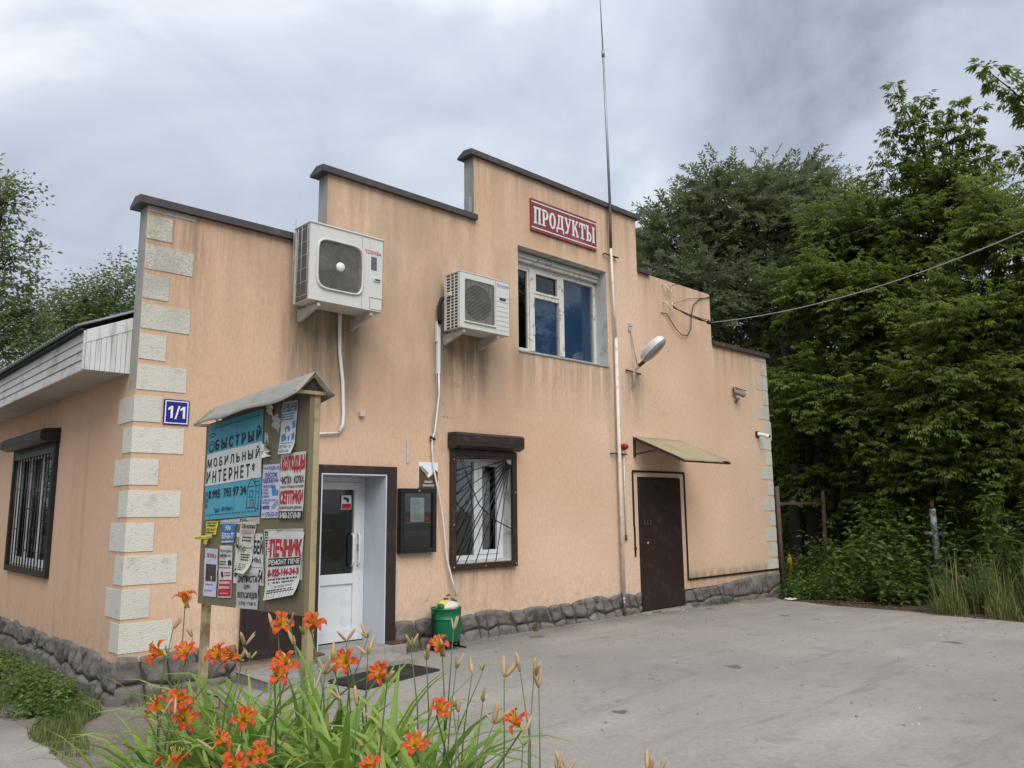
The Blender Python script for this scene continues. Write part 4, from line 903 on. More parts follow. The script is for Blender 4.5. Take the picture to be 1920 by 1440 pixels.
flat_text('Panasonic', (4.157, 4.511, 4.357, 4.546), lambda u, v: (u, yf-.0035, v), .012).build('lettering', ['faded_blue'], t)
MB().box(4.20, yf-.012, 4.336, 4.305, yf-.0005, 4.362).build('handle_recess', ['ac_inner'], t, .004)
# side louvre: a grid of small openings
MB().box(x0+.012, yf+.03, z0+.01, x0+.02, yb-.03, z1-.01).build('condenser', ['ac_inner'], t)
for k in range(17): MB().box(x0-.001, yf+.031, z0+.03+k*.0392, x0+.010, yb-.031, z0+.03+k*.0392+.012).build('louvre_bar', ['ac_white'], t)
for y in (yf+.031, yf+.105, yf+.178, yb-.045): MB().box(x0-.003, y, z0+.005, x0+.008, y+.014, z1-.005).build('louvre_post', ['ac_white'], t)
MB().box(x0-.05, yf+.15, 4.30, x0-.003, yf+.21, 4.345).build('sensor_box', ['ac_white'], t, .004)
for x in (3.63, 4.20): bracket(t, x, yf+.02, z0-.02)
# ------------------------------------------------------------------ pipes and cables on the wall
def pipe(name, label, cat, pts, r, mat, n=10, extra=None):
    o = MB().tube(pts, r, n).build(name, [mat], None); tag(o, label, cat); return o
pipe('drain_hose', 'white corrugated hose hanging below the large air conditioner', 'pipe', [(2.07, -.10, 3.88), (2.10, -.05, 3.70), (2.12, -.03, 3.45), (2.17, -.03, 3.1), (2.19, -.03, 2.75), (2.185, -.03, 2.62), (2.14, -.03, 2.545)], .02, 'pvc_white')
pipe('conduit', 'thin white conduit running left from the hose to behind the notice board', 'pipe', [(2.145, -.03, 2.535), (1.9, -.03, 2.51), (1.2, -.03, 2.50)], .013, 'pvc_white')
pipe('insulated_pipe', 'black insulated pipe looping out of the smaller air conditioner', 'pipe', [(3.60, -.12, 4.33), (3.53, -.08, 4.30), (3.505, -.06, 4.2), (3.515, -.06, 4.05), (3.52, -.05, 3.98)], .028, 'black_rubber')
o = MB().box(3.50, -.04, 3.35, 3.545, -.001, 4.02).box(3.488, -.045, 3.75, 3.512, -.002, 4.0).build('cable_trunking', ['pvc_white'], None, .004); tag(o, 'white cable trunking down the wall under the smaller air conditioner', 'trunking')
pipe('drain_tube', 'pale tube hanging down the wall to the green bin', 'pipe', [(3.525, -.03, 3.36), (3.535, -.028, 3.1), (3.50, -.03, 2.85), (3.47, -.03, 2.62), (3.43, -.03, 2.54), (3.43, -.03, 2.40), (3.45, -.03, 2.2), (3.50, -.05, 1.95), (3.555, -.06, 1.7), (3.60, -.06, 1.4), (3.65, -.05, 1.1), (3.72, -.06, .85), (3.76, -.10, .66)], .012, 'pvc_white')
pipe('thin_wire', 'thin loose wire beside the pale tube on the wall', 'cable', [(3.50, -.02, 3.35), (3.51, -.02, 3.0), (3.44, -.02, 2.75), (3.45, -.02, 2.60), (3.42, -.02, 2.55)], .005, 'cable_white', 6)
o = MB().tube([(3.40, -.03, 2.56), (3.47, -.035, 2.53)], .016, 8).tube([(3.42, -.02, 2.5), (3.445, -.045, 2.55)], .012, 6).build('tape_knot', ['black_rubber'], None); tag(o, 'knot of black tape where the pale tube bends', 'tape')
o = MB().box(2.40, -.05, 2.735, 2.462, -.001, 2.795).build('junction_box', ['bracket_paint'], None, .006); tag(o, 'small grey junction box on the wall above the white door', 'junction box')
o = MB().box(3.068, -.012, 2.235, 3.102, -.001, 2.515).build('metal_strip', ['bracket_paint'], None, .003); tag(o, 'rusty flat metal strip on the wall above the notice case', 'bracket')
# mast pipe with clamps, antenna above
t = thing('mast_pipe', 'long peeling pinkish pipe running up the facade', 'pipe', (6.98, 0, .4))
MB().tube([(6.985, -.06, .12), (6.985, -.06, .42)], .018, 8).build('foot', ['turquoise_peel'], t)
MB().tube([(6.985, -.06, .40), (6.978, -.06, 2.1), (6.985, -.06, 4.3)], .027, 12).build('lower_pipe', ['pipe_pink'], t)
MB().tube([(6.985, -.06, 4.30), (6.955, -.06, 4.9), (6.93, -.06, 5.75)], .020, 10).build('upper_pipe', ['pipe_pink'], t)
MB().tube([(6.93, -.06, 5.74), (6.925, -.07, 6.40)], .022, 10).build('top_pipe', ['rusty_brown'], t)
for z, x in ((5.63, 6.94), (2.50, 6.985)):
    MB().tube([(x-.15, -.045, z), (x+.19, -.045, z)], .013, 8).tube([(x-.14, -.0, z), (x-.14, -.045, z)], .012, 8).tube([(x+.14, -.0, z), (x+.14, -.045, z)], .012, 8).build('clamp', ['rust'], t)
t = thing('antenna_mast', 'tall thin grey antenna mast rising above the parapet', 'antenna', (6.93, -.07, 6.4))
MB().tube([(6.93, -.07, 6.40), (6.91, -.07, 7.6), (6.875, -.07, 9.0)], [.022, .021, .018], 10).build('lower_tube', ['galvanised'], t)
MB().tube([(6.875, -.07, 9.0), (6.872, -.07, 9.12)], .026, 10).build('joint', ['galvanised'], t)
MB().tube([(6.872, -.07, 9.1), (6.84, -.07, 10.1), (6.81, -.07, 11.0)], [.011, .009, .006], 8).build('whip', ['galvanised'], t)
t = thing('alarm_light', 'small red alarm lamp on a thin white conduit beside the pipe', 'alarm lamp', (7.135, 0, 2.62))
MB().lathe([(.001, -.10), (.03, -.095), (.048, -.07), (.05, -.035), (.045, -.03), (.045, -.001)], (7.137, 0, 2.615), 'y', 18).build('lens', ['red_plastic'], t)
MB().tube([(7.135, -.02, 2.56), (7.132, -.02, 1.27)], .011, 8).build('conduit', ['pipe_pink'], t)
MB().tube([(7.132, -.02, 1.28), (7.132, -.022, 1.20)], .018, 8).build('conduit_end', ['rusty_brown'], t)
# black cable duct around the back door
t = thing('cable_duct', 'black cable duct framing the steel back door and running to the corner', 'cable duct', (8, 0, 1.4))
for a in ((7.345, 2.235, 8.735, 2.265), (7.335, 1.40, 7.36, 2.234), (7.345, .95, 7.368, 1.399), (8.715, .535, 8.74, 2.234), (8.715, .505, XR-.02, .534)):
    MB().box(a[0], -.022, a[1], a[2], -.001, a[3]).build('duct', ['black_paint'], t, .002)
MB().box(7.342, -.03, 1.05, 7.374, -.0005, 1.09).build('duct_end', ['black_paint'], t, .003)
# canopy over the back door
t = thing('door_canopy', 'beige sheet canopy on a brown angle-iron frame over the steel door', 'canopy', (8.0, 0, 2.6))
CX0, CX1 = 7.40, 8.67
MB().grid(lambda u, v: (CX0+(CX1-CX0)*u, -.01-.93*v, 2.785-.385*v-.02*v*v+.012*math.sin(u*9)*v), 16, 8, 0).build('sheet', ['canopy_sheet'], t, fix=False).modifiers.new('solid', 'SOLIDIFY').thickness = .006
for x in (CX0+.015, (CX0+CX1)/2, CX1-.02):
    MB().beam((x, -.01, 2.765), (x, -.92, 2.368), .03, .03).build('rafter', ['brown_paint'], t, .002)
for x in (CX0+.015, CX1-.02):
    MB().box(x-.017, -.035, 2.47, x+.017, -.001, 2.78).build('wall_leg', ['brown_paint'], t, .002)
    MB().beam((x, -.03, 2.51), (x, -.46, 2.56), .022, .022).build('strut', ['brown_paint'], t, .002)
MB().beam((CX0, -.925, 2.362), (CX1, -.925, 2.362), .028, .028).build('front_rail', ['brown_paint'], t, .002)
# wall lamp
t = thing('wall_lamp', 'white oval street lamp on a bracket beside the upper window', 'lamp', (7.44, 0, 3.86))
MB().tube([(7.25, -.03, 3.83), (7.62, -.03, 3.80)], .014, 8).tube([(7.30, 0, 3.83), (7.30, -.03, 3.83)], .012, 8).tube([(7.58, 0, 3.80), (7.58, -.03, 3.80)], .012, 8).build('wall_bar', ['rust'], t)
MB().tube([(7.40, -.06, 3.56), (7.41, -.065, 3.80), (7.42, -.09, 3.855), (7.42, -.30, 3.97)], .022, 10).build('arm', ['bracket_paint'], t)
MB().tube([(7.42, -.16, 3.90), (7.42, -.30, 3.975)], .030, 10).build('sleeve', ['rusty_brown'], t)
def lamp_pt(a, b, lo):
    # oval head, axis along local -Y, tilted up
    rx, ry = .165, .25; rz = (.135 if not lo else -.07)
    lx, ly, lz = rx*math.cos(a)*math.sin(b), ry*math.sin(a)*math.sin(b), rz*abs(math.cos(b))**(.75 if lo else .42)
    fi = R_(20); lx, lz = lx*math.cos(fi)-lz*math.sin(fi), lx*math.sin(fi)+lz*math.cos(fi)
    tl = R_(36); y = -ly; yy = y*math.cos(tl)-lz*math.sin(tl)*0-0; 
    v = Vector((lx, -ly*math.cos(tl)+lz*math.sin(tl), ly*math.sin(tl)+lz*math.cos(tl)))
    return Vector((7.42, -.46, 4.10))+v
MB().grid(lambda u, v: lamp_pt(2*math.pi*u, math.pi/2*v, False), 26, 8).build('shell', ['lamp_shell'], t)
MB().grid(lambda u, v: lamp_pt(2*math.pi*u, math.pi/2*v, True), 26, 8).build('lens', ['lamp_glass'], t)
MB().tube([lamp_pt(2*math.pi*k/28, math.pi/2, False)*1.0 for k in range(29)], .008, 6, cap=False).build('rim', ['galvanised'], t)
MB().tube([(7.42, -.01, 4.52), (7.43, -.03, 4.38), (7.455, -.05, 4.15), (7.45, -.10, 3.93)], .008, 6).build('cable', ['galvanised'], t)
o = MB().box(7.375, -.05, 4.55, 7.435, -.001, 4.61).box(7.37, -.035, 4.48, 7.40, -.001, 4.55).build('cable_outlet', ['bracket_paint'], None, .004); tag(o, 'small pale cable outlet above the wall lamp', 'junction box')
# cameras
t = thing('security_camera', 'weathered grey camera on the wall to the right of the canopy', 'camera', (10.5, 0, 3.7))
MB().lathe([(.045, -.0), (.045, -.02), (.03, -.03)], (10.50, 0, 3.63), 'y', 16).tube([(10.50, -.02, 3.63), (10.50, -.09, 3.66)], .02, 8).build('mount', ['cam_grey'], t)
MB().tube([(10.42, -.04, 3.80), (10.53, -.19, 3.71)], .052, 16).build('housing', ['cam_grey'], t, .006)
MB().obox((10.475, -.12, 3.835), (.12, .24, .01), (.35, 0, .62)).build('sun_shield', ['bracket_paint'], t, .003)
MB().tube([(10.53, -.19, 3.71), (10.534, -.195, 3.7065)], .036, 16).build('lens', ['black_paint'], t)
t = thing('security_camera', 'white camera on a black plate at the right corner', 'camera', (11.25, 0, 3.04))
MB().box(11.15, -.02, 2.985, 11.27, -.001, 3.10).build('mount', ['black_paint'], t, .004)
MB().tube([(11.21, -.015, 3.05), (11.27, -.14, 3.02)], .034, 14).build('housing', ['paint_white'], t, .004)
MB().lathe([(.001, -.065), (.03, -.055), (.045, -.02), (.045, .01), (.001, .02)], (11.30, -.15, 3.0), 'y', 18).build('dome', ['paint_white'], t)
MB().lathe([(.001, -.07), (.02, -.066), (.028, -.056)], (11.305, -.152, 2.995), 'y', 14).build('lens', ['black_paint'], t)
# hooks and overhead cables
for k, (x, z, lb) in enumerate(((8.45, 5.37, 'upper white hook screwed under the right parapet step'), (8.45, 5.07, 'lower white hook holding the black cables'))):
    o = MB().tube([(x-.10, -.01, z+.06), (x-.10, -.06, z+.05), (x-.06, -.08, z-.01), (x, -.08, z-.06), (x+.05, -.08, z-.05), (x+.06, -.08, z+.02), (x+.045, -.08, z+.07)], .012, 8).build('cable_hook', ['old_white'], None); tag(o, lb, 'hook')
def sag(a, b, s_, n=24):
    a, b = Vector(a), Vector(b); return [a.lerp(b, i/n)+Vector((0, 0, -s_*4*(i/n)*(1-i/n))) for i in range(n+1)]
o = MB().tube(sag((8.50, -.09, 5.05), (9.28, -.30, 4.864), .01, 8), .011, 6).tube(sag((8.50, -.09, 5.08), (9.28, -.30, 4.88), .06, 8), .007, 6).tube(sag((8.5, -.09, 5.06), (9.26, -.32, 4.90), .03, 8), .006, 6).tube([(9.24, -.29, 4.87), (9.34, -.33, 4.85)], .03, 8).build('cable_bundle', ['cable_black'], None); tag(o, 'bundle of black cables spliced in front of the wall', 'cable')
o = MB().tube(sag((9.28, -.30, 4.864), (9.05, -6.2, 5.45), .30, 30), .0075, 6).build('overhead_cable', ['cable_white'], None); tag(o, 'pale overhead cable sagging in front of the trees', 'cable')
o = MB().tube(sag((8.48, -.08, 5.42), (9.0, -6.6, 6.15), .16, 30), .006, 6).build('overhead_wire', ['cable_black'], None); tag(o, 'thin dark overhead wire higher up in front of the trees', 'cable')
pipe('loose_cable', 'loose black cable curling on the wall below the hooks', 'cable', [(8.28, -.01, 4.93), (8.40, -.03, 4.93), (8.62, -.04, 4.72), (8.80, -.04, 4.62), (8.98, -.04, 4.63), (9.10, -.04, 4.78), (9.14, -.03, 5.0), (9.22, -.03, 5.22), (9.45, -.02, 5.38), (9.78, -.02, 5.47)], .008, 'cable_black', 6)
pipe('stay_wire', 'fine stay wire from the lower hook to the parapet edge', 'cable', [(8.5, -.07, 5.10), (9.1, -.03, 5.32), (9.79, -.02, 5.46)], .004, 'cable_black', 5)
# notice case and brown plate
t = thing('notice_case', 'black glazed notice case with a white sheet between door and window', 'notice case', (3.2, 0, 1.56))
rect_frame(MB(), 2.945, 3.463, 1.19, 1.935, .055, -.085, -.001).build('frame', ['black_paint'], t, .005)
MB().box(3.001, -.03, 1.246, 3.407, -.004, 1.879).build('back', ['black_rubber'], t)
MB().box(3.001, -.062, 1.246, 3.407, -.060, 1.879).build('pane', ['glass'], t)
MB().box(3.002, -.056, 1.535, 3.406, -.044, 1.543).build('ledge', ['galvanised'], t)
MB().box(3.01, -.034, 1.56, 3.40, -.031, 1.605).build('red_band', ['ink_red'], t)
MB().box(3.02, -.034, 1.38, 3.39, -.0305, 1.44).build('pale_band', ['ac_inner'], t)
MB().lathe([(.001, -.095), (.01, -.092), (.012, -.0855)], (3.205, 0, 1.905), 'y', 10).build('lock', ['galvanised'], t)
o = thing('notice_sheet', 'white printed sheet inside the black notice case', 'paper', (3.2, -.05, 1.7))
MB().grid(lambda u, v: (3.10+.20*u, -.052+.010*math.sin(u*3.1)*(.5+.5*v), 1.548+.28*v), 6, 6).build('sheet', ['paint_white'], o, fix=False)
mb = MB()
for k in range(17):
    z = 1.80-k*.0142; a = .125 if k % 4 else .14; w = rng.uniform(.09, .15)
    if k in (5, 11): continue
    for q in range(6): mb.add([(3.0+a+w*(q+.0)/6, -.0535, z), (3.0+a+w*(q+.82)/6, -.0535, z), (3.0+a+w*(q+.82)/6, -.0535, z+.0045), (3.0+a+w*(q)/6, -.0535, z+.0045)], [(0, 1, 2, 3)])
mb.build('print_lines', ['paper_grey'], o)
t = thing('security_plate', 'torn brown and white plate reading ОБЪЕКТ ОХРАНЯЕТСЯ above the notice case', 'sign', (3.39, 0, 2.1))
MB().box(3.245, -.012, 1.945, 3.533, -.001, 2.25).build('panel', ['paint_white'], t, .003)
MB().add([(x, -.0135, z) for x, z in ((3.248, 1.946), (3.531, 1.946), (3.531, 2.14), (3.49, 2.165), (3.47, 2.19), (3.455, 2.115), (3.39, 2.065), (3.335, 2.115), (3.345, 2.16), (3.30, 2.20), (3.248, 2.205))], [tuple(range(11))]).build('brown_film', ['sign_brown'], t)
MB().add([(3.248, -.0135, 2.205), (3.30, -.0135, 2.20), (3.37, -.045, 2.12), (3.355, -.04, 2.095), (3.29, -.03, 2.14)], [(0, 1, 2, 3, 4)]).build('torn_flap', ['cam_grey'], t, fix=False)
flat_text('ОБЪЕКТ', (3.33, 2.005, 3.45, 2.03), lambda u, v: (u, -.015, v), .02).build('lettering', ['paint_white'], t)
flat_text('ОХРАНЯЕТСЯ', (3.305, 1.962, 3.475, 1.986), lambda u, v: (u, -.015, v), .02).build('lettering', ['paint_white'], t)
# ------------------------------------------------------------------ step, mat, bin
t = thing('entrance_step', 'worn concrete entrance step in front of the white door', 'step', (2.0, -.4, .05))
def slab(x0, x1, y0, y1, z0, z1, s_):
    return MB().grid(lambda u, v: (x0+(x1-x0)*u, y0+(y1-y0)*v+.012*noise.noise(Vector((u*7, s_, 0)))*(1-v), z1+.006*noise.noise(Vector((u*6, v*4, s_)))), 20, 6).grid(lambda u, v: (x0+(x1-x0)*u, y0+.012*noise.noise(Vector((u*7, s_, 0))), z0+(z1-z0)*v+.006*noise.noise(Vector((u*6, 0, s_)))*v), 20, 2).box(x0+.02, y0+.03, z0, x1-.02, y1, z1-.012)
slab(1.05, 2.72, -.74, -.02, .03, .168, 1).build('lower_slab', ['step_concrete'], t, fix=False)
slab(1.80, 2.90, -.28, .37, .1, .222, 2).build('threshold_slab', ['step_concrete'], t, fix=False)
for x0_, x1_ in ((1.80, 1.935), (2.77, 2.92)): MB().box(x0_, -.20, .222, x1_, -.06, .245).build('tile', ['sign_brown'], t, .004)
t = thing('door_mat', 'black rubber door mat lying before the entrance step', 'mat', (2.12, -1.0, .1), None)
t.rotation_euler = (R_(.6), R_(-.4), R_(9)); mb = MB()
mw, md = .98, .52; L_ = lambda x, y, z: (2.12+x, -1.02+y, .108+z)
mb.box(*L_(-mw/2, -md/2, 0), *L_(mw/2, md/2, .012)); mb.build('backing', ['mat_rubber'], t, .003)
cell = MB()
for i in range(28):
    for j in range(15):
        a = -mw/2+.01+i*.0345; b = -md/2+.01+j*.0338; cell.box(*L_(a+(.006 if j % 2 else 0), b, .0125), *L_(a+.025, b+.024, .019))
o = cell.build('rubber_pattern', ['mat_rubber'], t); o['kind'] = 'stuff'
t = thing('litter_bin', 'green metal litter bin on a black stand against the plinth', 'bin', (3.47, -.26, .11))
bx, by = 3.47, -.26
MB().lathe([(.001, .20), (.160, .20), (.165, .21), (.172, .42), (.172, .44), (.178, .445), (.178, .452), (.173, .457), (.175, .55), (.181, .555), (.181, .568), (.168, .568), (.162, .30), (.001, .28)], (bx, by, 0), 'z', 40).build('drum', ['bin_green'], t)
MB().box(bx-.195, by-.02, .11, bx-.182, by+.02, .52).box(bx+.182, by-.02, .11, bx+.195, by+.02, .52).box(bx-.195, by-.02, .15, bx+.195, by+.02, .165).build('stand', ['black_paint'], t, .003)
for s_ in (-1, 1): MB().box(bx+s_*.188-.012, by-.13, .106, bx+s_*.188+.012, by+.13, .125).build('foot', ['black_paint'], t, .003)
for s_ in (-1, 1): MB().tube([(bx+s_*.196, by, .46), (bx+s_*.172, by, .46)], .012, 8).build('pivot', ['black_paint'], t)
def blob(c, r, seed, k=.35, fr=3.0):
    c = Vector(c)
    def fn(u, v):
        a, b = 2*math.pi*u, math.pi*v; d = Vector((math.cos(a)*math.sin(b), math.sin(a)*math.sin(b), math.cos(b)))
        s_ = 1+k*noise.noise(d*fr+Vector((seed, 0, 0)))+k*.5*noise.noise(d*fr*2.6+Vector((0, seed, 0))); return c+Vector((d.x*r[0], d.y*r[1], d.z*r[2]))*s_
    return MB().grid(fn, 20, 12)
t = thing('rubbish_bag', 'crumpled white and yellow bag stuffed into the green bin', 'bag', (bx, by, .57))
blob((bx+.01, by-.02, .57), (.135, .12, .07), 2, .3).build('bag', ['paper_cream'], t)
blob((bx-.075, by-.03, .615), (.062, .06, .038), 5, .3).build('yellow_patch', ['paper_yellow'], t)
blob((bx-.12, by-.055, .585), (.035, .05, .045), 9, .3).build('green_patch', ['bin_green'], t)
o = MB()
for k in range(9):
    c = Vector((bx+.10+rng.uniform(-.06, .05), by+rng.uniform(-.02, .08), .62+rng.uniform(-.01, .09)))
    a, b = Vector((rng.uniform(-1, 1), rng.uniform(-1, 1), rng.uniform(-1, 1))).normalized()*.045, Vector((rng.uniform(-1, 1), rng.uniform(-1, 1), rng.uniform(-1, 1))).normalized()*.03
    o.add([c-a, c+b, c+a*.6+b*.3, c+a, c-b], [(0, 1, 2), (0, 2, 3), (0, 3, 4)])
o = o.build('dry_leaves', ['dry_leaf'], None, fix=False); tag(o, 'brown withered leaves sticking up from the green bin', 'leaves')
# inside the shop: a shelf with goods behind the glazed door
t = thing('shop_shelf', 'dim shelf of coloured goods seen through the door glass', 'shelf', (2.3, 2.6, .2))
for z in (.6, 1.0, 1.4, 1.8): MB().box(1.5, 2.5, z, 3.6, 2.9, z+.03).build('board', ['pvc_white'], t)
for z in (.63, 1.03, 1.43, 1.83):
    x = 1.55
    while x < 3.5:
        w = rng.uniform(.08, .2); h = rng.uniform(.12, .3); MB().box(x, 2.52, z, x+w*.92, 2.7, z+h).build('carton', [rng.choice(['ink_red', 'paper_blue', 'paper_yellow', 'paper_white', 'bin_green', 'paper_tel'])], t); x += w
# ------------------------------------------------------------------ notice board
BX = -.45; yn, yf_ = -4.060, -2.84
t = thing('notice_board', 'khaki roofed notice board on two posts among the lilies', 'notice board', (BX, -3.48, .05))
sh = lambda y: .037*(y-yf_)/(yn-yf_)          # the board hangs a little lower at its far end
PB = lambda y: 1.148+sh(y); PT = lambda y: 2.215+.05*(y-yf_)/(yn-yf_)
MB().add([(x, y, z) for x in (BX-.012, BX+.012) for y, z in ((yf_+.02, PB(yf_)), (yn-.03, PB(yn)), (yn-.03, PT(yn)), (yf_+.02, PT(yf_)))], [(0, 1, 2, 3), (7, 6, 5, 4), (0, 4, 5, 1), (1, 5, 6, 2), (2, 6, 7, 3), (3, 7, 4, 0)]).build('panel', ['board_khaki'], t)
MB().box(BX+.0125, yn-.03, .02, BX+.048, yn+.03, 2.26).build('post', ['post_khaki'], t, .004)
MB().box(BX+.0125, yf_-.03, .02, BX+.052, yf_+.025, 2.20).build('post', ['post_khaki'], t, .004)
for f0, f1, nm in ()and((PB, lambda y: PB(y)+.035, 'rail'), (lambda y: PT(y)-.03, PT, 'rail')):
    MB().add([(x, y, z) for x in (BX+.0125, BX+.045) for y, z in ((yf_-.035, f0(yf_)), (yn+.034, f0(yn)), (yn+.034, f1(yn)), (yf_-.035, f1(yf_)))], [(0, 1, 2, 3), (7, 6, 5, 4), (0, 4, 5, 1), (1, 5, 6, 2), (2, 6, 7, 3), (3, 7, 4, 0)]).build(nm, ['post_khaki'], t)
ry0, ry1 = -4.11, -2.90; rx = BX+.0
rz = lambda y: 2.372+.06*(y-yn)/(yn-yf_)
for s_ in (-1, 1):
    def rf(u, v, s_=s_):
        y = ry0+(ry1-ry0)*u; e_ = .125 if s_ < 0 else .085
        return (rx+s_*e_*v, y-.05*v*(1-u), rz(y)-(.122+.010*math.sin(u*11)*v)*v-(.012*math.sin(u*5) if v > .5 else 0)-.02*v*(u > .8)*(u-.8)*5)
    o = MB().grid(rf, 18, 4, 0).build('roof_sheet', ['roof_grey'], t, fix=False); o.modifiers.new('solid', 'SOLIDIFY').thickness = .004
tri = [(rx-.095, rz(yn)-.105), (rx+.08, rz(yn)-.105), (rx, rz(yn)-.012)]
for k in range(3):
    a, b = tri[k], tri[(k+1) % 3]; MB().beam((a[0], yn-.035, a[1]), (b[0], yn-.035, b[1]), .022, .018).build('gable_bar', ['post_khaki'], t, .002)
    a2, b2 = [(p[0], p[1]+.06*((yf_-.0)-yn)/(yn-yf_)) for p in (a, b)]; MB().beam((a2[0], yf_+.0, a2[1]), (b2[0], yf_+.0, b2[1]), .022, .018).build('gable_bar', ['post_khaki'], t, .002)
MB().add([(a, yn-.028, b) for a, b in tri], [(0, 1, 2)]).build('gable_back', ['under_dark'], t)
# posters -------------------------------------------------------------
def poster(name, label, key, paper, depth, items, cat='poster', grid=(8, 10), curl=0.0, ink_off=.0014, amp=.0034):
    Q = [Vector(q) for q in QUADS[key]]      # TL, TR, BR, BL in (y, z)
    c = (Q[0]+Q[1]+Q[2]+Q[3])/4; xx = BX-.0125-depth; sd0 = rng.random()*90
    o = thing(name, label, cat, (xx, c.x, c.y))
    def mk(u, v, off=0.0):
        p = Q[0].lerp(Q[1], u).lerp(Q[3].lerp(Q[2], u), v)
        w = amp*(noise.noise(Vector((u*4+sd0, v*5, 0)))+.5*noise.noise(Vector((u*10+sd0, v*11, 3))))+amp*.6
        cu = curl*max(0, v-.72)**2*12*(.4+u)
        return (xx-max(0, w)-cu-off, p.x, p.y)
    MB().grid(lambda u, v: mk(u, v), *grid).build('sheet', [paper], o, fix=False)
    by = {}
    for it in items:
        k = it[0]; ink = it[1]; mb = by.setdefault(ink, MB()); lev = ink_off*(2 if len(it) > 4 and it[-1] == 'top' else 1)
        if k == 'T':
            V, F = text_mesh(it[2], it[4] if len(it) > 4 and not isinstance(it[4], str) else .0); u0, v0, u1, v1 = it[3]
            lev = ink_off*(3 if it[-1] == 'top' else 1.5)
            mb.add([mk(u0+(u1-u0)*a, v1+(v0-v1)*b, lev) for a, b in V], F)
        elif k == 'B':
            u0, v0, u1, v1 = it[2]; n = 18; mb.grid(lambda a, b: mk(u0+(u1-u0)*a, v0+(v1-v0)*b, lev*1.5), n, 10)
        elif k == 'L':      # lines of small print
            u0, v0, u1, v1, n = it[2]
            for r in range(n):
                v = v0+(v1-v0)*r/max(1, n); h = (v1-v0)/n*.52; u = u0; e_ = u1-rng.random()*.12*(u1-u0)
                while u < e_:
                    w = min(rng.uniform(.03, .10), e_-u); mb.add([mk(u, v, lev), mk(u+w*.86, v, lev), mk(u+w*.86, v+h, lev), mk(u, v+h, lev)], [(0, 1, 2, 3)]); u += w+.012
        elif k == 'P':
            pts = it[2]; mb.add([mk(a, b, lev) for a, b in pts], [tuple(range(len(pts)))])
        elif k == 'S':      # strokes
            w = it[3]
            for a, b in it[2]:
                d = Vector((b[0]-a[0], b[1]-a[1])); nrm = Vector((-d.y, d.x)).normalized()*w/2 if d.length else Vector((0, w))
                mb.add([mk(a[0]-nrm.x, a[1]-nrm.y, lev), mk(b[0]-nrm.x, b[1]-nrm.y, lev), mk(b[0]+nrm.x, b[1]+nrm.y, lev), mk(a[0]+nrm.x, a[1]+nrm.y, lev)], [(0, 1, 2, 3)])
    for ink, mb in by.items(): mb.build('lettering', [ink], o, fix=False)
    return o
def circ(cx, cy, rx_, ry_, a0=0, a1=2*math.pi, n=16):
    p = [(cx+rx_*math.cos(a0+(a1-a0)*k/n), cy+ry_*math.sin(a0+(a1-a0)*k/n)) for k in range(n+1)]; return list(zip(p[:-1], p[1:]))
K = 'ink_black'
dash = [((.03+.055*i, .055), (.065+.055*i, .055)) for i in range(17)]+[((.03+.055*i, .955), (.065+.055*i, .955)) for i in range(17)]
house = [((.78, .72), (.78, .92)), ((.78, .72), (.85, .64)), ((.85, .64), (.92, .72)), ((.78, .72), (.97, .72)), ((.90, .68), (.96, .68)), ((.96, .68), (.985, .73)), ((.92, .72), (.92, .92)), ((.97, .73), (.97, .94)), ((.92, .93), (.985, .94)), ((.82, .76), (.82, .82)), ((.82, .76), (.87, .76)), ((.87, .76), (.87, .82)), ((.82, .82), (.87, .82)), ((.84, .92), (.84, .85)), ((.84, .85), (.89, .85)), ((.89, .85), (.89, .92)), ((.93, .78), (.97, .78)), ((.76, .92), (.92, .92)), ((.90, .645), (.90, .70))]
spread_ = lambda s: ' '.join(s)
poster('internet_poster', 'large turquoise poster reading БЫСТРЫЙ МОБИЛЬНЫЙ ИНТЕРНЕТ on the notice board', 'blue', 'paper_blue', .002, [
    ('B', 'white_ink', (0, .312, 1, .648)), ('T', K, spread_('БЫСТРЫЙ'), (.17, .155, .975, .292), .022, 'top'), ('T', K, spread_('МОБИЛЬНЫЙ'), (.02, .345, .965, .462), .022, 'top'),
    ('T', K, spread_('ИНТЕРНЕТ*'), (.015, .50, .895, .625), .022, 'top'), ('T', K, '8 995  793 97 34', (.07, .70, .755, .79), .02, 'top'), ('T', K, '*до', (.19, .885, .285, .94), .01, 'top'), ('T', K, '200 Мбит/с', (.33, .885, .55, .925), .012, 'top'),
    ('S', K, dash, .007, 'top'), ('S', K, house, .006, 'top'), ('S', K, circ(.085, .24, .065, .055)+circ(.085, .17, .045, .035, math.pi*1.15, math.pi*1.85, 8)+circ(.085, .16, .075, .06, math.pi*1.15, math.pi*1.85, 8)+circ(.085, .25, .035, .035), .008, 'top'),
    ('S', K, circ(.028, .735, .018, .02)+circ(.028, .80, .02, .022)+circ(.028, .86, .014, .016), .007, 'top'), ('S', 'ink_cyan', [((.27, .03), (.275, .97)), ((.55, .02), (.55, .98))], .003)], grid=(14, 12), amp=.004)
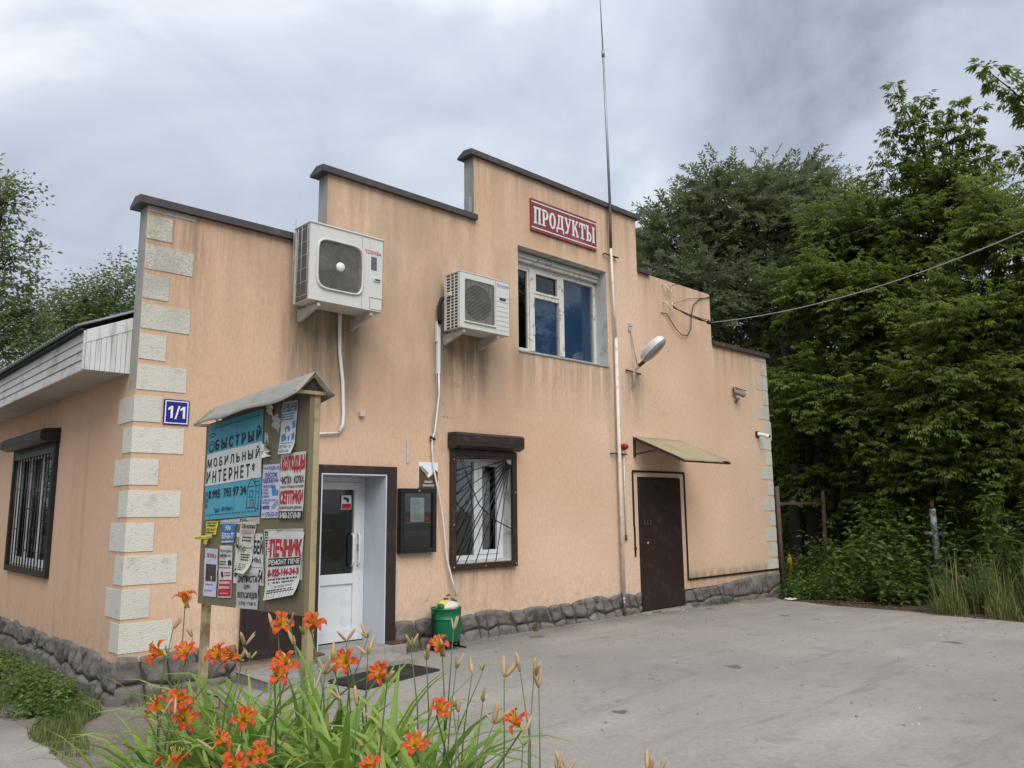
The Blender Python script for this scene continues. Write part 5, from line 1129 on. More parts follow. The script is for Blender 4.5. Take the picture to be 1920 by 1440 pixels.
poster('sand_flyer', 'violet-white flyer reading ПЕСОК ЩЕБЕНЬ in blue print', 'sand', 'paper_violet', .003, [
    ('T', 'ink_blue', '172-22-15', (.30, .04, .98, .105), .02), ('L', 'ink_blue', (.05, .06, .28, .10, 1)), ('T', 'ink_blue', 'ПЕСОК', (.14, .155, .88, .25), .03), ('T', 'ink_blue', 'ЩЕБЕНЬ', (.05, .26, .97, .36), .03),
    ('T', 'ink_blue', 'ЧЕРНОЗЕМ', (.05, .385, .75, .435), .02), ('T', 'ink_blue', 'ТОРФ', (.05, .455, .38, .50), .02), ('T', 'ink_blue', 'ГРУНТ', (.05, .515, .42, .56), .02), ('T', 'ink_blue', 'НАВОЗ', (.05, .575, .42, .62), .02), ('T', 'ink_blue', 'АСФАЛЬТНАЯ', (.05, .65, .8, .69), .02), ('T', 'ink_blue', 'КРОШКА', (.05, .70, .5, .735), .02),
    ('B', 'ink_blue', (.06, .77, .48, .83)), ('T', 'ink_blue', '172-22-15', (.28, .89, .97, .97), .02), ('L', 'ink_blue', (.05, .92, .26, .96, 1)), ('P', 'ink_cyan', [(.55, .42), (.78, .40), (.80, .48), (.95, .50), (.95, .57), (.60, .59)]), ('P', 'ink_blue', [(.62, .44), (.72, .43), (.73, .50), (.63, .51)]), ('S', 'ink_cyan', [((.6, .80), (.95, .66)), ((.62, .83), (.97, .70)), ((.70, .84), (.97, .74))], .014)])
poster('wells_poster', 'white poster reading КОЛОДЦЫ and СЕПТИКИ in red letters', 'wells', 'paper_white', .004, [
    ('T', 'ink_red', 'КОЛОДЦЫ', (.05, .04, .98, .30), .05), ('T', K, 'ЧИСТКА · КОПКА', (.04, .345, .97, .46), .03), ('T', K, 'РЕМОНТ ПИТЬЕВЫХ КОЛОДЦЕВ', (.04, .485, .97, .53), .015), ('T', 'ink_red', 'СЕПТИКИ', (.03, .555, .97, .765), .05),
    ('T', K, 'КАНАЛИЗАЦИЯ, ДРЕНАЖ', (.04, .79, .96, .845), .02), ('B', K, (.0, .865, 1, .995)), ('T', 'white_ink', '8-960-317-09-09', (.08, .88, .95, .975), .03, 'top')], curl=.0)
poster('sand_truck_flyer', 'narrow white flyer with blue trucks at the top of the board', 'truck', 'paper_white', .003, [
    ('B', 'ink_cyan', (.06, .04, .95, .20)), ('T', 'white_ink', 'ПЕСОК · ЩЕБЕНЬ', (.09, .055, .92, .115), .02, 'top'), ('T', 'white_ink', 'ГРУНТ · ТОРФ', (.09, .13, .92, .19), .02, 'top'), ('L', 'ink_cyan', (.08, .23, .9, .38, 3)), ('B', 'ink_cyan', (.03, .22, .07, .40)),
    ('P', 'ink_cyan', [(.28, .50), (.50, .46), (.62, .52), (.60, .58), (.34, .60)]), ('P', 'ink_cyan', [(.75, .40), (.95, .38), (.95, .50), (.78, .55)]), ('P', 'ink_cyan', [(.10, .64), (.30, .61), (.46, .70), (.40, .74), (.12, .76)]), ('P', 'ink_cyan', [(.72, .64), (.92, .60), (.92, .72), (.76, .76)]), ('P', 'ink_cyan', [(.52, .66), (.62, .66), (.62, .76), (.54, .76)]),
    ('L', 'ink_cyan', (.08, .785, .9, .815, 1)), ('T', 'ink_cyan', 'БЕТОН · НА', (.06, .83, .86, .89), .02), ('T', 'ink_cyan', '8-926-410-4', (.06, .92, .8, .975), .02)], curl=.02, amp=.004)
poster('grey_backing_sheet', 'old greyish sheet under the ПЕЧНИК poster', 'grey', 'paper_grey', .001, [('T', K, 'ЭЛЕКТРИК', (.58, .06, .85, .12), .01), ('S', K, [((.52, .17), (.92, .15))], .008), ('L', K, (.03, .04, .2, .5, 9)), ('T', K, 'РЕ', (.36, .02, .48, .08), .0)])
poster('stove_poster', 'torn white poster reading ПЕЧНИК РЕМОНТ ПЕЧЕЙ low on the board', 'stove', 'paper_white', .003, [
    ('T', 'ink_red', 'ПЕЧНИК', (.09, .115, .985, .385), .05), ('B', K, (.06, .40, .98, .52)), ('T', 'white_ink', 'РЕМОНТ ПЕЧЕ', (.09, .42, .97, .50), .03, 'top'), ('T', 'ink_red', '8-925-144-34-3', (.07, .56, .95, .675), .045),
    ('L', K, (.08, .705, .95, .80, 2)), ('T', K, 'МЫ ПОМОЖЕМ, ЗВОНИТЕ', (.30, .81, .82, .845), .0), ('L', K, (.08, .865, .95, .93, 2)), ('S', K, [((.10+.09*i, .86), (.085+.09*i, .99)) for i in range(10)], .006)], curl=.02, amp=.004)
poster('earth_poster', 'white sheet with bold black letters half covered by a cream notice', 'earth', 'paper_white', .0012, [('T', K, 'ЧИ', (.02, .08, .24, .42), .03), ('T', K, 'БЕЙ', (.68, .06, .99, .40), .03), ('T', K, '(', (.13, .46, .18, .62), .02), ('T', K, 'НЬ)', (.64, .46, .92, .60), .02), ('S', K, [((.03, .66), (.98, .66))], .008), ('T', K, '8-', (.03, .70, .16, .88), .03), ('T', K, '54', (.84, .70, .98, .95), .03)])
poster('bicycle_parts_sheet', 'grey plastic-covered sheet reading ЗАПЧАСТИ для велосипедов at the bottom of the board', 'bike', 'paper_grey', .0032, [('T', K, 'ЗАПЧАСТИ', (.06, .06, .94, .26), .025), ('T', K, 'для', (.36, .32, .62, .46), .01), ('T', K, 'велосипедов', (.08, .53, .97, .74), .012), ('T', K, '8 (925) 164 80 03', (.14, .80, .92, .93), .01)], amp=.006)
poster('hens_notice', 'cream hand-set notice hanging over the black-lettered sheet', 'hens', 'paper_cream', .0045, [('T', K, 'Объявлена', (.12, .03, .95, .13), .01), ('T', 'ink_pink', 'продажа', (.15, .16, .9, .26), .0), ('L', K, (.2, .29, .85, .41, 2)), ('T', K, 'Кур', (.08, .46, .5, .60), .015), ('L', K, (.55, .50, .95, .54, 1)), ('L', K, (.2, .63, .85, .78, 3)), ('L', K, (.15, .82, .75, .96, 4))], curl=.03, amp=.005)
poster('strip_sheet', 'pale strip of old paper below the turquoise poster', 'strip', 'paper_grey', .001, [('L', K, (.52, .1, .72, .7, 2)), ('B', 'paper_cream', (.06, .2, .30, .75))])
poster('telephone_flyer', 'small blue flyer reading 926 539-04-77', 'tel', 'paper_white', .003, [('B', 'paper_tel', (.02, .0, .99, .90)), ('T', 'white_ink', '926', (.30, .08, .70, .36), .03, 'top'), ('T', 'white_ink', '539-04-77', (.06, .48, .95, .82), .03, 'top')])
poster('yellow_flyer', 'small yellow flyer at the left edge of the board', 'yellow', 'paper_yellow', .003, [('L', K, (.12, .08, .9, .45, 2)), ('T', K, '8 925 144 34 7', (.08, .52, .9, .70), .01), ('L', K, (.08, .78, .85, .95, 1))])
poster('lost_dog_sheet', 'white sheet with 30 000 and a photograph of a small pale dog', 'dog', 'paper_violet', .0025, [('T', 'ink_red', '30 000 р', (.16, .10, .92, .21), .01), ('B', 'photo_dark', (.15, .33, .93, .68)), ('P', 'photo_pale', [(.17, .40), (.30, .35), (.42, .37), (.52, .44), (.58, .55), (.80, .62), (.86, .67), (.62, .675), (.40, .665), (.18, .64)], 'top'), ('P', 'photo_pale', [(.62, .36), (.72, .355), (.76, .40), (.68, .43)], 'top'), ('L', 'ink_blue', (.15, .74, .8, .78, 2)), ('L', 'ink_blue', (.12, .86, .72, .90, 2))])
poster('brick_flyer', 'narrow white flyer with a red block of print beside the dog sheet', 'brick', 'paper_white', .003, [('T', K, 'ПЕСОК ЩЕБЕНЬ', (.06, .08, .95, .145), .02), ('T', K, 'КИРПИЧ', (.06, .165, .60, .235), .03), ('L', K, (.65, .18, .95, .23, 2)), ('L', 'ink_red', (.06, .255, .5, .27, 1)), ('L', K, (.06, .30, .6, .40, 2)), ('P', K, [(.70, .30), (.88, .27), (.97, .32), (.95, .38), (.74, .39)]), ('L', K, (.06, .42, .95, .455, 1)), ('P', K, [(.16, .52), (.34, .50), (.40, .60), (.22, .62)]), ('L', 'ink_red', (.45, .51, .95, .61, 2)), ('B', 'ink_red', (.04, .66, .97, .97)), ('L', 'paper_white', (.08, .69, .93, .87, 2), 0, 'top'), ('L', 'paper_white', (.2, .91, .8, .94, 1), 0, 'top')])
def scrap(key, label, depth, mat='paper_grey', jag=.25, n=22, curl=0.0, items=None):
    Q = [Vector(q) for q in QUADS[key]]; c = (Q[0]+Q[1]+Q[2]+Q[3])/4; pts = []
    for k in range(n):
        a = 2*math.pi*k/n; r = 1-jag*rng.random(); cu, sv = math.cos(a), math.sin(a); m_ = max(abs(cu), abs(sv)); u, v = .5+.5*cu/m_*r, .5+.5*sv/m_*r
        p = Q[0].lerp(Q[1], u).lerp(Q[3].lerp(Q[2], u), v); pts.append((BX-.0125-depth-curl*rng.random(), p.x, p.y))
    pts.append((BX-.0125-depth-curl*.5, c.x, c.y))
    o = MB().add(pts, [(k, (k+1) % n, n) for k in range(n)]).build('paper_scrap', [mat], None, fix=False); tag(o, label, 'paper scrap'); return o
scrap('scrapA', 'ragged pale paper remnant left of the blue truck flyer', .001, jag=.55)
scrap('scrapB', 'small ragged remnant at the right edge of the turquoise poster', .001, jag=.6)
scrap('scrapC', 'folded white scrap under the roof of the board', .002, 'paper_white', .3, 18, .012)
scrap('curl', 'curled white paper corner beside the turquoise poster', .003, 'paper_white', .12, 18, .04)
scrap('ribbon', 'yellow ribbon tied across the left post of the board', .020, 'paper_yellow', .06, 16, .012)
scrap('ribbon2', 'hanging end of the yellow ribbon on the board', .015, 'paper_yellow', .05, 14, .01)
# ------------------------------------------------------------------ gate, posts, litter by the trees
t = thing('gate_frame', 'rusty brown steel gate frame at the right corner of the shop', 'gate', (12.7, -.02, .02))
MB().tube([(11.80, -.03, .02), (11.79, -.03, 2.07)], .042, 10).build('post', ['rusty_brown'], t)
MB().tube([(13.66, -.03, .02), (13.72, -.03, 2.0)], .042, 10).build('post', ['rusty_brown'], t)
MB().box(11.83, -.05, 1.715, 13.66, -.01, 1.765).build('crossbar', ['rusty_brown'], t, .004)
for z in (1.35, 1.15, .75): MB().tube([(11.74, -.03, z), (11.80, -.03, z)], .012, 6).build('hinge', ['rust'], t)
t = thing('gas_pipe_post', 'yellow gas pipe stub beside the gate frame', 'pipe', (12.53, .19, .02))
MB().tube([(12.55, .21, .0), (12.50, .17, .45)], .028, 10).build('lower_pipe', ['yellow_pipe'], t)
MB().tube([(12.50, .17, .42), (12.475, .16, .68)], .045, 10).build('valve', ['yellow_pipe'], t)
MB().tube([(12.47, .16, .68), (12.468, .158, .74)], .022, 8).tube([(12.40, .13, .44), (12.50, .17, .44)], .02, 8).build('tap', ['yellow_pipe'], t)
t = thing('old_post', 'leaning rusty post with peeling turquoise paint and a short crossarm', 'post', (13.07, -2.38, .02))
MB().tube([(13.09, -2.37, .0), (13.0, -2.40, .60), (12.88, -2.43, 1.20), (12.80, -2.455, 1.62)], [.055, .055, .052, .050], 10).build('shaft', ['turquoise_peel'], t)
MB().tube([(12.80, -2.455, 1.61), (12.78, -2.46, 1.74)], .032, 8).build('cap', ['rust'], t)
MB().beam((12.73, -2.31, 1.19), (13.00, -2.59, 1.18), .035, .05).build('crossarm', ['turquoise_peel'], t, .003)
o = MB().grid(lambda u, v: (10.95+.26*u, -.62+.16*v, gz(11)+.012+.035*max(0, noise.noise(Vector((u*4, v*4, 1)))+.3)), 8, 6).build('plastic_litter', ['litter_white'], None, fix=False); tag(o, 'crumpled white plastic lying by the right corner of the shop', 'litter')
t = thing('bent_rebar', 'dark row of twisted wire lying at the edge of the asphalt', 'wire', (11.1, -1.6, .04))
MB().tube([(10.95+.02*i, -1.05-.055*i, gz(11)+.03+.018*(i % 2)) for i in range(17)], .011, 6).build('wire', ['rust'], t)
# ------------------------------------------------------------------ vegetation
def unit(a): return a/np.maximum(np.linalg.norm(a, axis=-1, keepdims=True), 1e-9)
def leaf_quads(P, A, Nn, L, W, fold=.25, tipdrop=.0):
    """P base, A axis, Nn normal hint, L, W arrays -> verts (n,4,3): base, left, tip, right; folded along the midrib"""
    A = unit(A); S = unit(np.cross(A, Nn)); Nn = np.cross(S, A)
    L = L[:, None]; W = W[:, None]
    mid = P+A*L*.45
    tip = P+A*L-np.array([0, 0, 1.0])*L*tipdrop
    return np.stack([P, mid+S*W*.5+Nn*W*fold, tip, mid-S*W*.5+Nn*W*fold], 1)
def leaves_mesh(name, V4, val, mat, extra=None):
    n = len(V4); V = V4.reshape(-1, 3); b = np.arange(n)*4
    F = np.concatenate([np.stack([b, b+1, b+2], 1), np.stack([b, b+2, b+3], 1)]); a = np.repeat(val, 4)
    return np_mesh(name, V, F, mat, a)
def twig_leaves(B, D, Ln, kind, g):
    """leaves along twigs with base B, direction D, length Ln"""
    n = len(B); out = []; vals = []
    side = unit(np.cross(D, np.array([0, 0, 1.0])+g.normal(0, .2, (n, 3)))); upv = unit(np.cross(side, D)); tv = g.random(n)
    m = 9 if kind == 'maple' else (13 if kind == 'willow' else 8)
    for k in range(m):
        t_ = (k+.6)/m; sg = 1 if k % 2 else -1
        Pp = B+D*(Ln*t_)[:, None]+np.array([0, 0, -1.0])*(.22*Ln*t_*t_)[:, None]
        ang = g.normal(0, .35, n)[:, None]
        ax = unit(D*.55+side*sg*(.9+ang)+upv*.1+np.array([0, 0, -.35])+g.normal(0, .22, (n, 3)))
        if kind == 'maple':
            rl = g.uniform(.08, .13, n)*(1.15-.4*t_)
            base = Pp+ax*(rl*.35)[:, None]; Nn = unit(upv+np.array([0, 0, .8])+g.normal(0, .35, (n, 3))); S = unit(np.cross(ax, Nn))
            sz = g.uniform(.095, .145, n)*(1.1-.35*t_)
            for a_, b_, dd in ((1.0, 0.0, 1.0), (.35, .95, .5), (.35, -.95, .5), (.75, .75, .85), (.75, -.75, .85)):
                axl = unit(ax*a_+S*b_+np.array([0, 0, -.45])+g.normal(0, .12, (n, 3)))
                out.append(leaf_quads(base+ax*(rl*dd)[:, None], axl, Nn, sz, sz*.40, .22, .12)); vals.append(np.clip(.10+.42*tv+.30*t_+g.normal(0, .10, n), 0, .92)+(g.random(n) > .996)*.1)
        elif kind == 'willow':
            sz = g.uniform(.12, .18, n); Nn = unit(upv+np.array([0, 0, .4])+g.normal(0, .5, (n, 3)))
            out.append(leaf_quads(Pp, unit(ax+D*.4+np.array([0, 0, .15])), Nn, sz, sz*.27, .15, .1)); vals.append(np.clip(.15+.5*tv+.25*g.random(n), 0, 1))
            sz = g.uniform(.11, .17, n); out.append(leaf_quads(Pp+D*(.02*Ln)[:, None], unit(-ax+D*1.2+g.normal(0, .3, (n, 3))), Nn, sz, sz*.27, .15, .1)); vals.append(np.clip(.15+.5*tv+.25*g.random(n), 0, 1))
        else:
            sz = g.uniform(.09, .16, n); Nn = unit(upv+np.array([0, 0, .6])+g.normal(0, .5, (n, 3)))
            out.append(leaf_quads(Pp, ax, Nn, sz, sz*.5, .15, .1)); vals.append(np.clip(.2+.5*tv+.2*g.random(n), 0, 1))
    return np.concatenate(out), np.concatenate(vals)
def limb(mb, a, b, r0, r1, wob_=.12, n=6, sides=6, g=rng):
    a, b = Vector(a), Vector(b); L = (b-a).length; pts = []
    o1 = Vector((g.uniform(-1, 1), g.uniform(-1, 1), g.uniform(-.3, .6)))*L*wob_
    for i in range(n+1):
        t_ = i/n; pts.append(a.lerp(b, t_)+o1*math.sin(math.pi*t_)+Vector((g.uniform(-1, 1), g.uniform(-1, 1), 0))*L*.012)
    mb.tube(pts, [r0+(r1-r0)*i/n for i in range(n+1)], sides); return pts
def tree(name, label, lobes, bases, kind, leafmat, dens, seed, bark='bark', shell=.55, twl=(.45, .95), upb=.35, group=None, shoots=(), spray=0.0):
    g = np.random.default_rng(seed); rr = random.Random(seed); b0 = Vector(bases[0])
    t = thing(name, label, 'tree', tuple(b0), group); tm = MB(); bm_ = MB(); Bs, Ds, Ls = [], [], []
    stems = []
    for (bx_, by_, bz_, tx, ty, tz, r) in [(*b[:3], *b[3:]) for b in [(*q, ) for q in bases if len(q) > 3]]:
        stems.append(limb(tm, (bx_, by_, bz_), (tx, ty, tz), r, r*.55, .05, 8, 9, rr))
    for (cx, cy_, cz, rh, rv) in lobes:
        c = Vector((cx, cy_, cz))
        best = min((p for st_ in stems for p in st_[2:]), key=lambda p: (p-c).length+max(0, p.z-c.z)*2)
        lp = limb(bm_, best, c+Vector((0, 0, rv*.3)), .045+.02*rh, .015, .10, 6, 6, rr)
        vol = rh*rh*rv; n = int(dens*(rh*rh+2*rh*rv)*4)+10
        d = unit(g.normal(0, 1, (n, 3))); rad = (g.random(n)**.45)*(1-shell)+shell*g.random(n)**.25*.98
        # uneven outline
        ph = g.uniform(0, 6, 6); bump = .78+.30*np.abs(np.sin(d[:, 0]*3.1+ph[0])*np.sin(d[:, 1]*2.7+ph[1])+.6*np.sin(d[:, 2]*4.3+ph[2]))
        P = np.array([cx, cy_, cz])+d*(rad*bump)[:, None]*np.array([rh, rh, rv])
        D = unit(d*np.array([1, 1, .55])+np.array([0, 0, upb])+g.normal(0, .38, (n, 3)))
        if spray:
            # twigs gathered into flat drooping sprays with gaps between them
            ns = max(5, int(n/15)); sdir = unit(g.normal(0, 1, (ns, 3))*np.array([1, 1, .8])); sc_ = np.array([cx, cy_, cz])+sdir*g.uniform(.55, 1.0, ns)[:, None]*np.array([rh, rh, rv])
            w = g.integers(0, ns, n); hd = unit(sdir*np.array([1, 1, .55])+g.normal(0, .12, (ns, 3)))[w]
            sidev = unit(np.cross(hd, [0, 0, 1.0])); a_ = g.uniform(-1, 1, n); l_ = g.uniform(-.75, .35, n)
            Ps = sc_[w]+(hd*l_[:, None]+sidev*(a_*.55*(.6-l_*.5))[:, None])*spray+np.array([0, 0, 1.0])*(g.normal(0, .15, n)-.30*np.maximum(0, l_+.2)**2)[:, None]
            Dsn = unit(hd+sidev*(a_*.8)[:, None]+np.array([0, 0, .22])+g.normal(0, .30, (n, 3)))
            keep = g.random(n) < .82; P = np.where(keep[:, None], Ps, P); D = np.where(keep[:, None], Dsn, D)
        Bs.append(P); Ds.append(D); Ls.append(g.uniform(*twl, n))
        for k in range(0, n, max(1, n//26)):
            q = lp[rr.randrange(2, 7)]; e_ = Vector(P[k]+D[k]*Ls[-1][k]*.8); m_ = (q+Vector(P[k]))/2+Vector((rr.uniform(-.1, .1), rr.uniform(-.1, .1), rr.uniform(0, .12)))
            bm_.tube([q, m_, Vector(P[k]), e_], [.014, .010, .007, .003], 4, cap=False)
    for a, b in shoots:
        a, b = np.array(a), np.array(b); sl = np.linalg.norm(b-a); m = int(sl/.13); tt = (np.arange(m)+.5)/m; ang = np.arange(m)*2.4+g.uniform(0, 6); dv = (b-a)/sl
        bnd = np.array([0, 0, 1.0])*sl*.06
        cpt = a+(b-a)*tt[:, None]+bnd*np.sin(math.pi*tt)[:, None]; e1 = unit(np.cross(dv, [0.3, .2, 1.0])); e2 = np.cross(dv, e1)
        D = unit(dv*.75+e1*np.cos(ang)[:, None]+e2*np.sin(ang)[:, None]); Bs.append(cpt); Ds.append(D); Ls.append(g.uniform(.12, .24, m)*(1.25-.8*tt)+.04)
        bm_.tube([Vector(p) for p in (a, (a+b)/2+bnd, b)], [.020, .012, .004], 5)
    V4, val = twig_leaves(np.concatenate(Bs), np.concatenate(Ds), np.concatenate(Ls), kind, g)
    tm.build('trunk', [bark], t, fix=False); bm_.build('branches', [bark], t, fix=False)
    link('crown', leaves_mesh('crown', V4, val, leafmat), t); return len(V4)
LV = 0
LV += tree('willow_tree', 'grey-green willow rising behind the right parapet', LOBES['willow'], [(15.6, 3.2, 0), (15.6, 3.2, 0, 15.4, 3.0, 6.0, .22), (15.9, 3.0, 0, 16.4, 2.4, 7.0, .18)], 'willow', 'willow_leaf', 24, 3, 'bark', .5, (.4, .9), .45, spray=.6)
LV += tree('maple_tree', 'ash-leaved maple with dark forked trunks behind the gate frame', LOBES['mapleB'], [(14.2, .7, 0), (14.0, .75, 0, 13.75, .55, 2.6, .13), (14.35, .6, 0, 14.6, -.1, 4.2, .20), (14.8, .4, 0, 15.3, -.5, 6.0, .15), (14.25, .9, 0, 14.2, .8, 5.5, .16)], 'maple', 'maple_leaf', 24, 5, spray=1.0)
LV += tree('maple_tree', 'tall slender ash-leaved maple sticking up against the sky', LOBES['mapleC'][5:], [(15.9, -1.8, 0), (15.9, -1.8, 0, 15.5, -2.3, 7.9, .15), (15.6, -2.2, 6.5, 15.1, -2.2, 9.6, .05), (15.7, -2.4, 7, 15.75, -2.75, 9.5, .045), (15.1, -2.2, 8.6, 14.75, -2.0, 10.2, .025)], 'maple', 'maple_leaf', 15, 8, shell=.3, upb=.7, spray=.7, shoots=SHOOTS)
LV += tree('maple_tree', 'broad ash-leaved maple filling the right edge of the picture', LOBES['mapleD'], [(14.9, -3.2, 0), (14.9, -3.2, 0, 14.4, -3.2, 4.8, .16), (15.1, -3.4, 0, 14.8, -3.8, 6.2, .14)], 'maple', 'maple_leaf_light', 24, 13, spray=1.0)
LV += tree('maple_tree', 'near maple reaching a drooping branch into the top right corner', LOBES['mapleE'][3:], [(11.6, -6.6, 0), (11.6, -6.6, 0, 10.6, -5.7, 6.4, .13)], 'maple', 'maple_leaf', 16, 17, shell=.1, twl=(.25, .5), shoots=SHOOTS_E)
LV += tree('ash_tree', 'tall leafy tree at the left edge behind the corrugated roof', LOBES['left'], [(1.1, 12.8, 0), (1.1, 12.8, 0, .6, 12.2, 6.5, .2)], 'broad', 'pale_leaf', 24, 21, 'bark_grey', .4)
LV += tree('ash_tree', 'low distant trees beside the left parapet corner', LOBES['lefttwo'], [(4.6, 18.6, 0), (4.6, 18.6, 0, 4.5, 18.1, 7.2, .2)], 'broad', 'pale_leaf', 36, 23, 'bark_grey')
# wood behind: a mass nobody could count
def far_wood():
    g = np.random.default_rng(31); n = 17000
    x = g.uniform(13, 34, n); y = -4+ (x-13)*.10+g.uniform(3.5, 9, n)*np.sign(g.random(n)-.12)*.7+2.0
    k = (x > 13.2)
    x2 = g.uniform(19, 24, 9000); y2 = g.uniform(-9, 8, 9000); 
    X = np.concatenate([x[k]+4, x2]); Y = np.concatenate([y[k], y2]); n = len(X)
    H = 5.6+1.6*np.sin(X*.9)+1.2*np.sin(Y*1.3+1); Z = g.random(n)**.8*H+.2
    D = unit(np.stack([g.normal(-.4, .5, n), g.normal(-.3, .5, n), g.normal(.3, .4, n)], 1))
    V4, v = twig_leaves(np.stack([X, Y, Z], 1), D, g.uniform(.6, 1.1, n), 'broad', g)
    V4c = V4.mean(1, keepdims=True); V4 = V4c+(V4-V4c)*1.7
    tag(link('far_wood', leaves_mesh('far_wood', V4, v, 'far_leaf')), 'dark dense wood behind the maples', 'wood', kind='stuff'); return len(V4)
LV += far_wood()
def back_wood():
    g = np.random.default_rng(33); n = 7000; X = g.uniform(-28, 9, n); Y = g.uniform(27, 33, n); H = 5.0+1.4*np.sin(X*.7)+1.0*np.sin(X*1.9+1); Z = g.random(n)**.8*H+.2
    D = unit(np.stack([g.normal(.0, .5, n), g.normal(-.5, .5, n), g.normal(.3, .4, n)], 1)); V4, v = twig_leaves(np.stack([X, Y, Z], 1), D, g.uniform(.6, 1.1, n), 'broad', g); c = V4.mean(1, keepdims=True); V4 = c+(V4-c)*2.0
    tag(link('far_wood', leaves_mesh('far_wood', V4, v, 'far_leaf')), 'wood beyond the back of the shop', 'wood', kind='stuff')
back_wood()
# trees out of the picture on the other sides of the yard, the ones the window panes mirror
def copy_tree(src, label, loc, rz, s_=1.0):
    r = src.copy(); col.objects.link(r); r.location = loc; r.rotation_euler = (0, 0, rz); r.scale = (s_,)*3; r['label'] = label
    for ch in src.children:
        c = ch.copy(); col.objects.link(c); c.parent = r
_mt = [o for o in bpy.data.objects if o.name.startswith('maple_tree') and o.type == 'EMPTY']; _at = [o for o in bpy.data.objects if o.name.startswith('ash_tree') and o.type == 'EMPTY']
copy_tree(_mt[0], 'maple across the yard mirrored in the upper window', (22, -16, 0), 2.0, 1.15); copy_tree(_mt[3], 'second maple across the yard mirrored in the windows', (27, -12.5, 0), 3.5, 1.15)
copy_tree(_mt[3], 'third maple across the yard mirrored in the lower window', (15, -20, 0), 4.2, 1.1)
copy_tree(_at[0], 'tall tree left of the shop mirrored in the side window', (-6, 13, 0), 1.0); copy_tree(_mt[0], 'maple left of the shop mirrored in the side window', (-6.5, 20, 0), 3.0); copy_tree(_mt[3], 'bushy maple along the footpath left of the shop', (-7.5, 8.5, 0), 2.2)
# undergrowth: nettles and goosefoot along the edge of the asphalt
def weeds(name, label, pts, hts, seed, leaf=(.05, .10), mat='weed_leaf', kind='stuff', wide=.5):
    g = np.random.default_rng(seed); n = len(pts); V4s, vs = [], []; st_V, st_F = [], []
    lean = g.normal(0, .16, (n, 2)); tone = g.random(n)
    B = np.array([(p[0], p[1], gz(p[0])-.03) for p in pts]); Hh = np.array(hts)
    for k in range(11):
        t_ = .18+.80*k/10
        Pp = B+np.stack([lean[:, 0]*Hh*t_, lean[:, 1]*Hh*t_, Hh*t_], 1); a0 = k*1.57+g.uniform(0, .6, n)
        for s_ in (0, math.pi):
            ax = np.stack([np.cos(a0+s_), np.sin(a0+s_), g.uniform(-.35, .35, n)], 1); sz = g.uniform(*leaf, n)*(1.25-.65*t_)*np.clip(Hh*1.3, .55, 1.25)
            V4s.append(leaf_quads(Pp+ax*.015, ax, np.array([0, 0, 1.0])+g.normal(0, .3, (n, 3)), sz, sz*wide, .14, .18)); vs.append(np.clip(.1+.45*tone+.35*t_+g.normal(0, .08, n), 0, 1))
    T = B+np.stack([lean[:, 0]*Hh, lean[:, 1]*Hh, Hh], 1)
    V4s.append(leaf_quads(B, T-B, np.tile([1.0, .3, 0], (n, 1)), np.linalg.norm(T-B, axis=1), np.full(n, .012), .2)); vs.append(np.full(n, .2))
    o = link(name, leaves_mesh(name, np.concatenate(V4s), np.concatenate(vs), mat)); tag(o, label, 'weeds', kind=kind); return o
g_ = np.random.default_rng(5)
pts = []; hts = []
while len(pts) < 2300:
    x, y = g_.uniform(11.2, 17.5), g_.uniform(-6.0, 2.4)
    e_ = yr(min(y, 0))+.05
    if x < e_ or (y > -.25 and x < 11.95): continue
    dd = x-e_
    if y < -2.6 and dd < 1.6 and g_.random() < .65: continue
    if -3.1 < y < -2.2 and dd < 2.3 and (g_.random() < .7 or dd < .6): continue
    pn = noise.noise(Vector((x*.9, y*.9, 6)))
    if pn < -.22 and dd < 1.6: continue
    h = (1+.9*pn)*min(1.55, .22+.55*dd**.8)*g_.uniform(.35, 1.5)
    if y > -1.2 and x < 13.9: h *= .62
    pts.append((x, y)); hts.append(h)
weeds('undergrowth', 'dense green weeds along the right edge of the asphalt', pts, hts, 41, (.10, .19))
pts = [(g_.uniform(11.25, 12.6), g_.uniform(-1.6, -.1)) for _ in range(110)]; pts = [p for p in pts if p[0] > yr(p[1])+.02]
weeds('low_weeds', 'low bright weeds beside the gate frame at the corner', pts, [g_.uniform(.10, .30) for _ in pts], 43, (.07, .12))
def grass(name, label, pts, hts, seed, w=.010, mat='grass_blade', droop=.35):
    g = np.random.default_rng(seed); n = len(pts); B = np.array([(p[0], p[1], gz(p[0])-.02) for p in pts]); H = np.array(hts); a = g.uniform(0, 6.28, n)
    o1 = np.stack([np.cos(a), np.sin(a), 0*a], 1); S = np.stack([-np.sin(a+g.normal(0, .8, n)), np.cos(a), 0*a], 1); k = g.uniform(.15, 1, n)*droop; V = []
    m = 5
    for i in range(m+1):
        t_ = i/m; c = B+o1*(H*k*t_*t_)[:, None]+np.stack([0*H, 0*H, H*(t_-.35*k*t_**3)], 1); ww = (w*(1-t_**2.2)+.0008)*g.uniform(.9, 1.1, n)
        V += [c-S*ww[:, None]*.5, c+S*ww[:, None]*.5]
    V = np.stack(V, 1); b = (np.arange(n)*(2*m+2))[:, None]
    F = np.concatenate([np.concatenate([b+2*i, b+2*i+1, b+2*i+3, b+2*i+2], 1) for i in range(m)])
    val = np.repeat(np.clip(g.normal(.45, .25, n), 0, 1), 2*m+2)
    o = link(name, np_mesh(name, V.reshape(-1, 3), F, mat, val, smooth=True)); tag(o, label, 'grass', kind='stuff'); return o
pts = []
while len(pts) < 3000:
    y = g_.uniform(-7.5, -2.9); x = yr(y)+.10+abs(g_.normal(0, 1.0))
    if noise.noise(Vector((x*1.8, y*1.8, 2))) < -.05: continue
    pts.append((x, y))
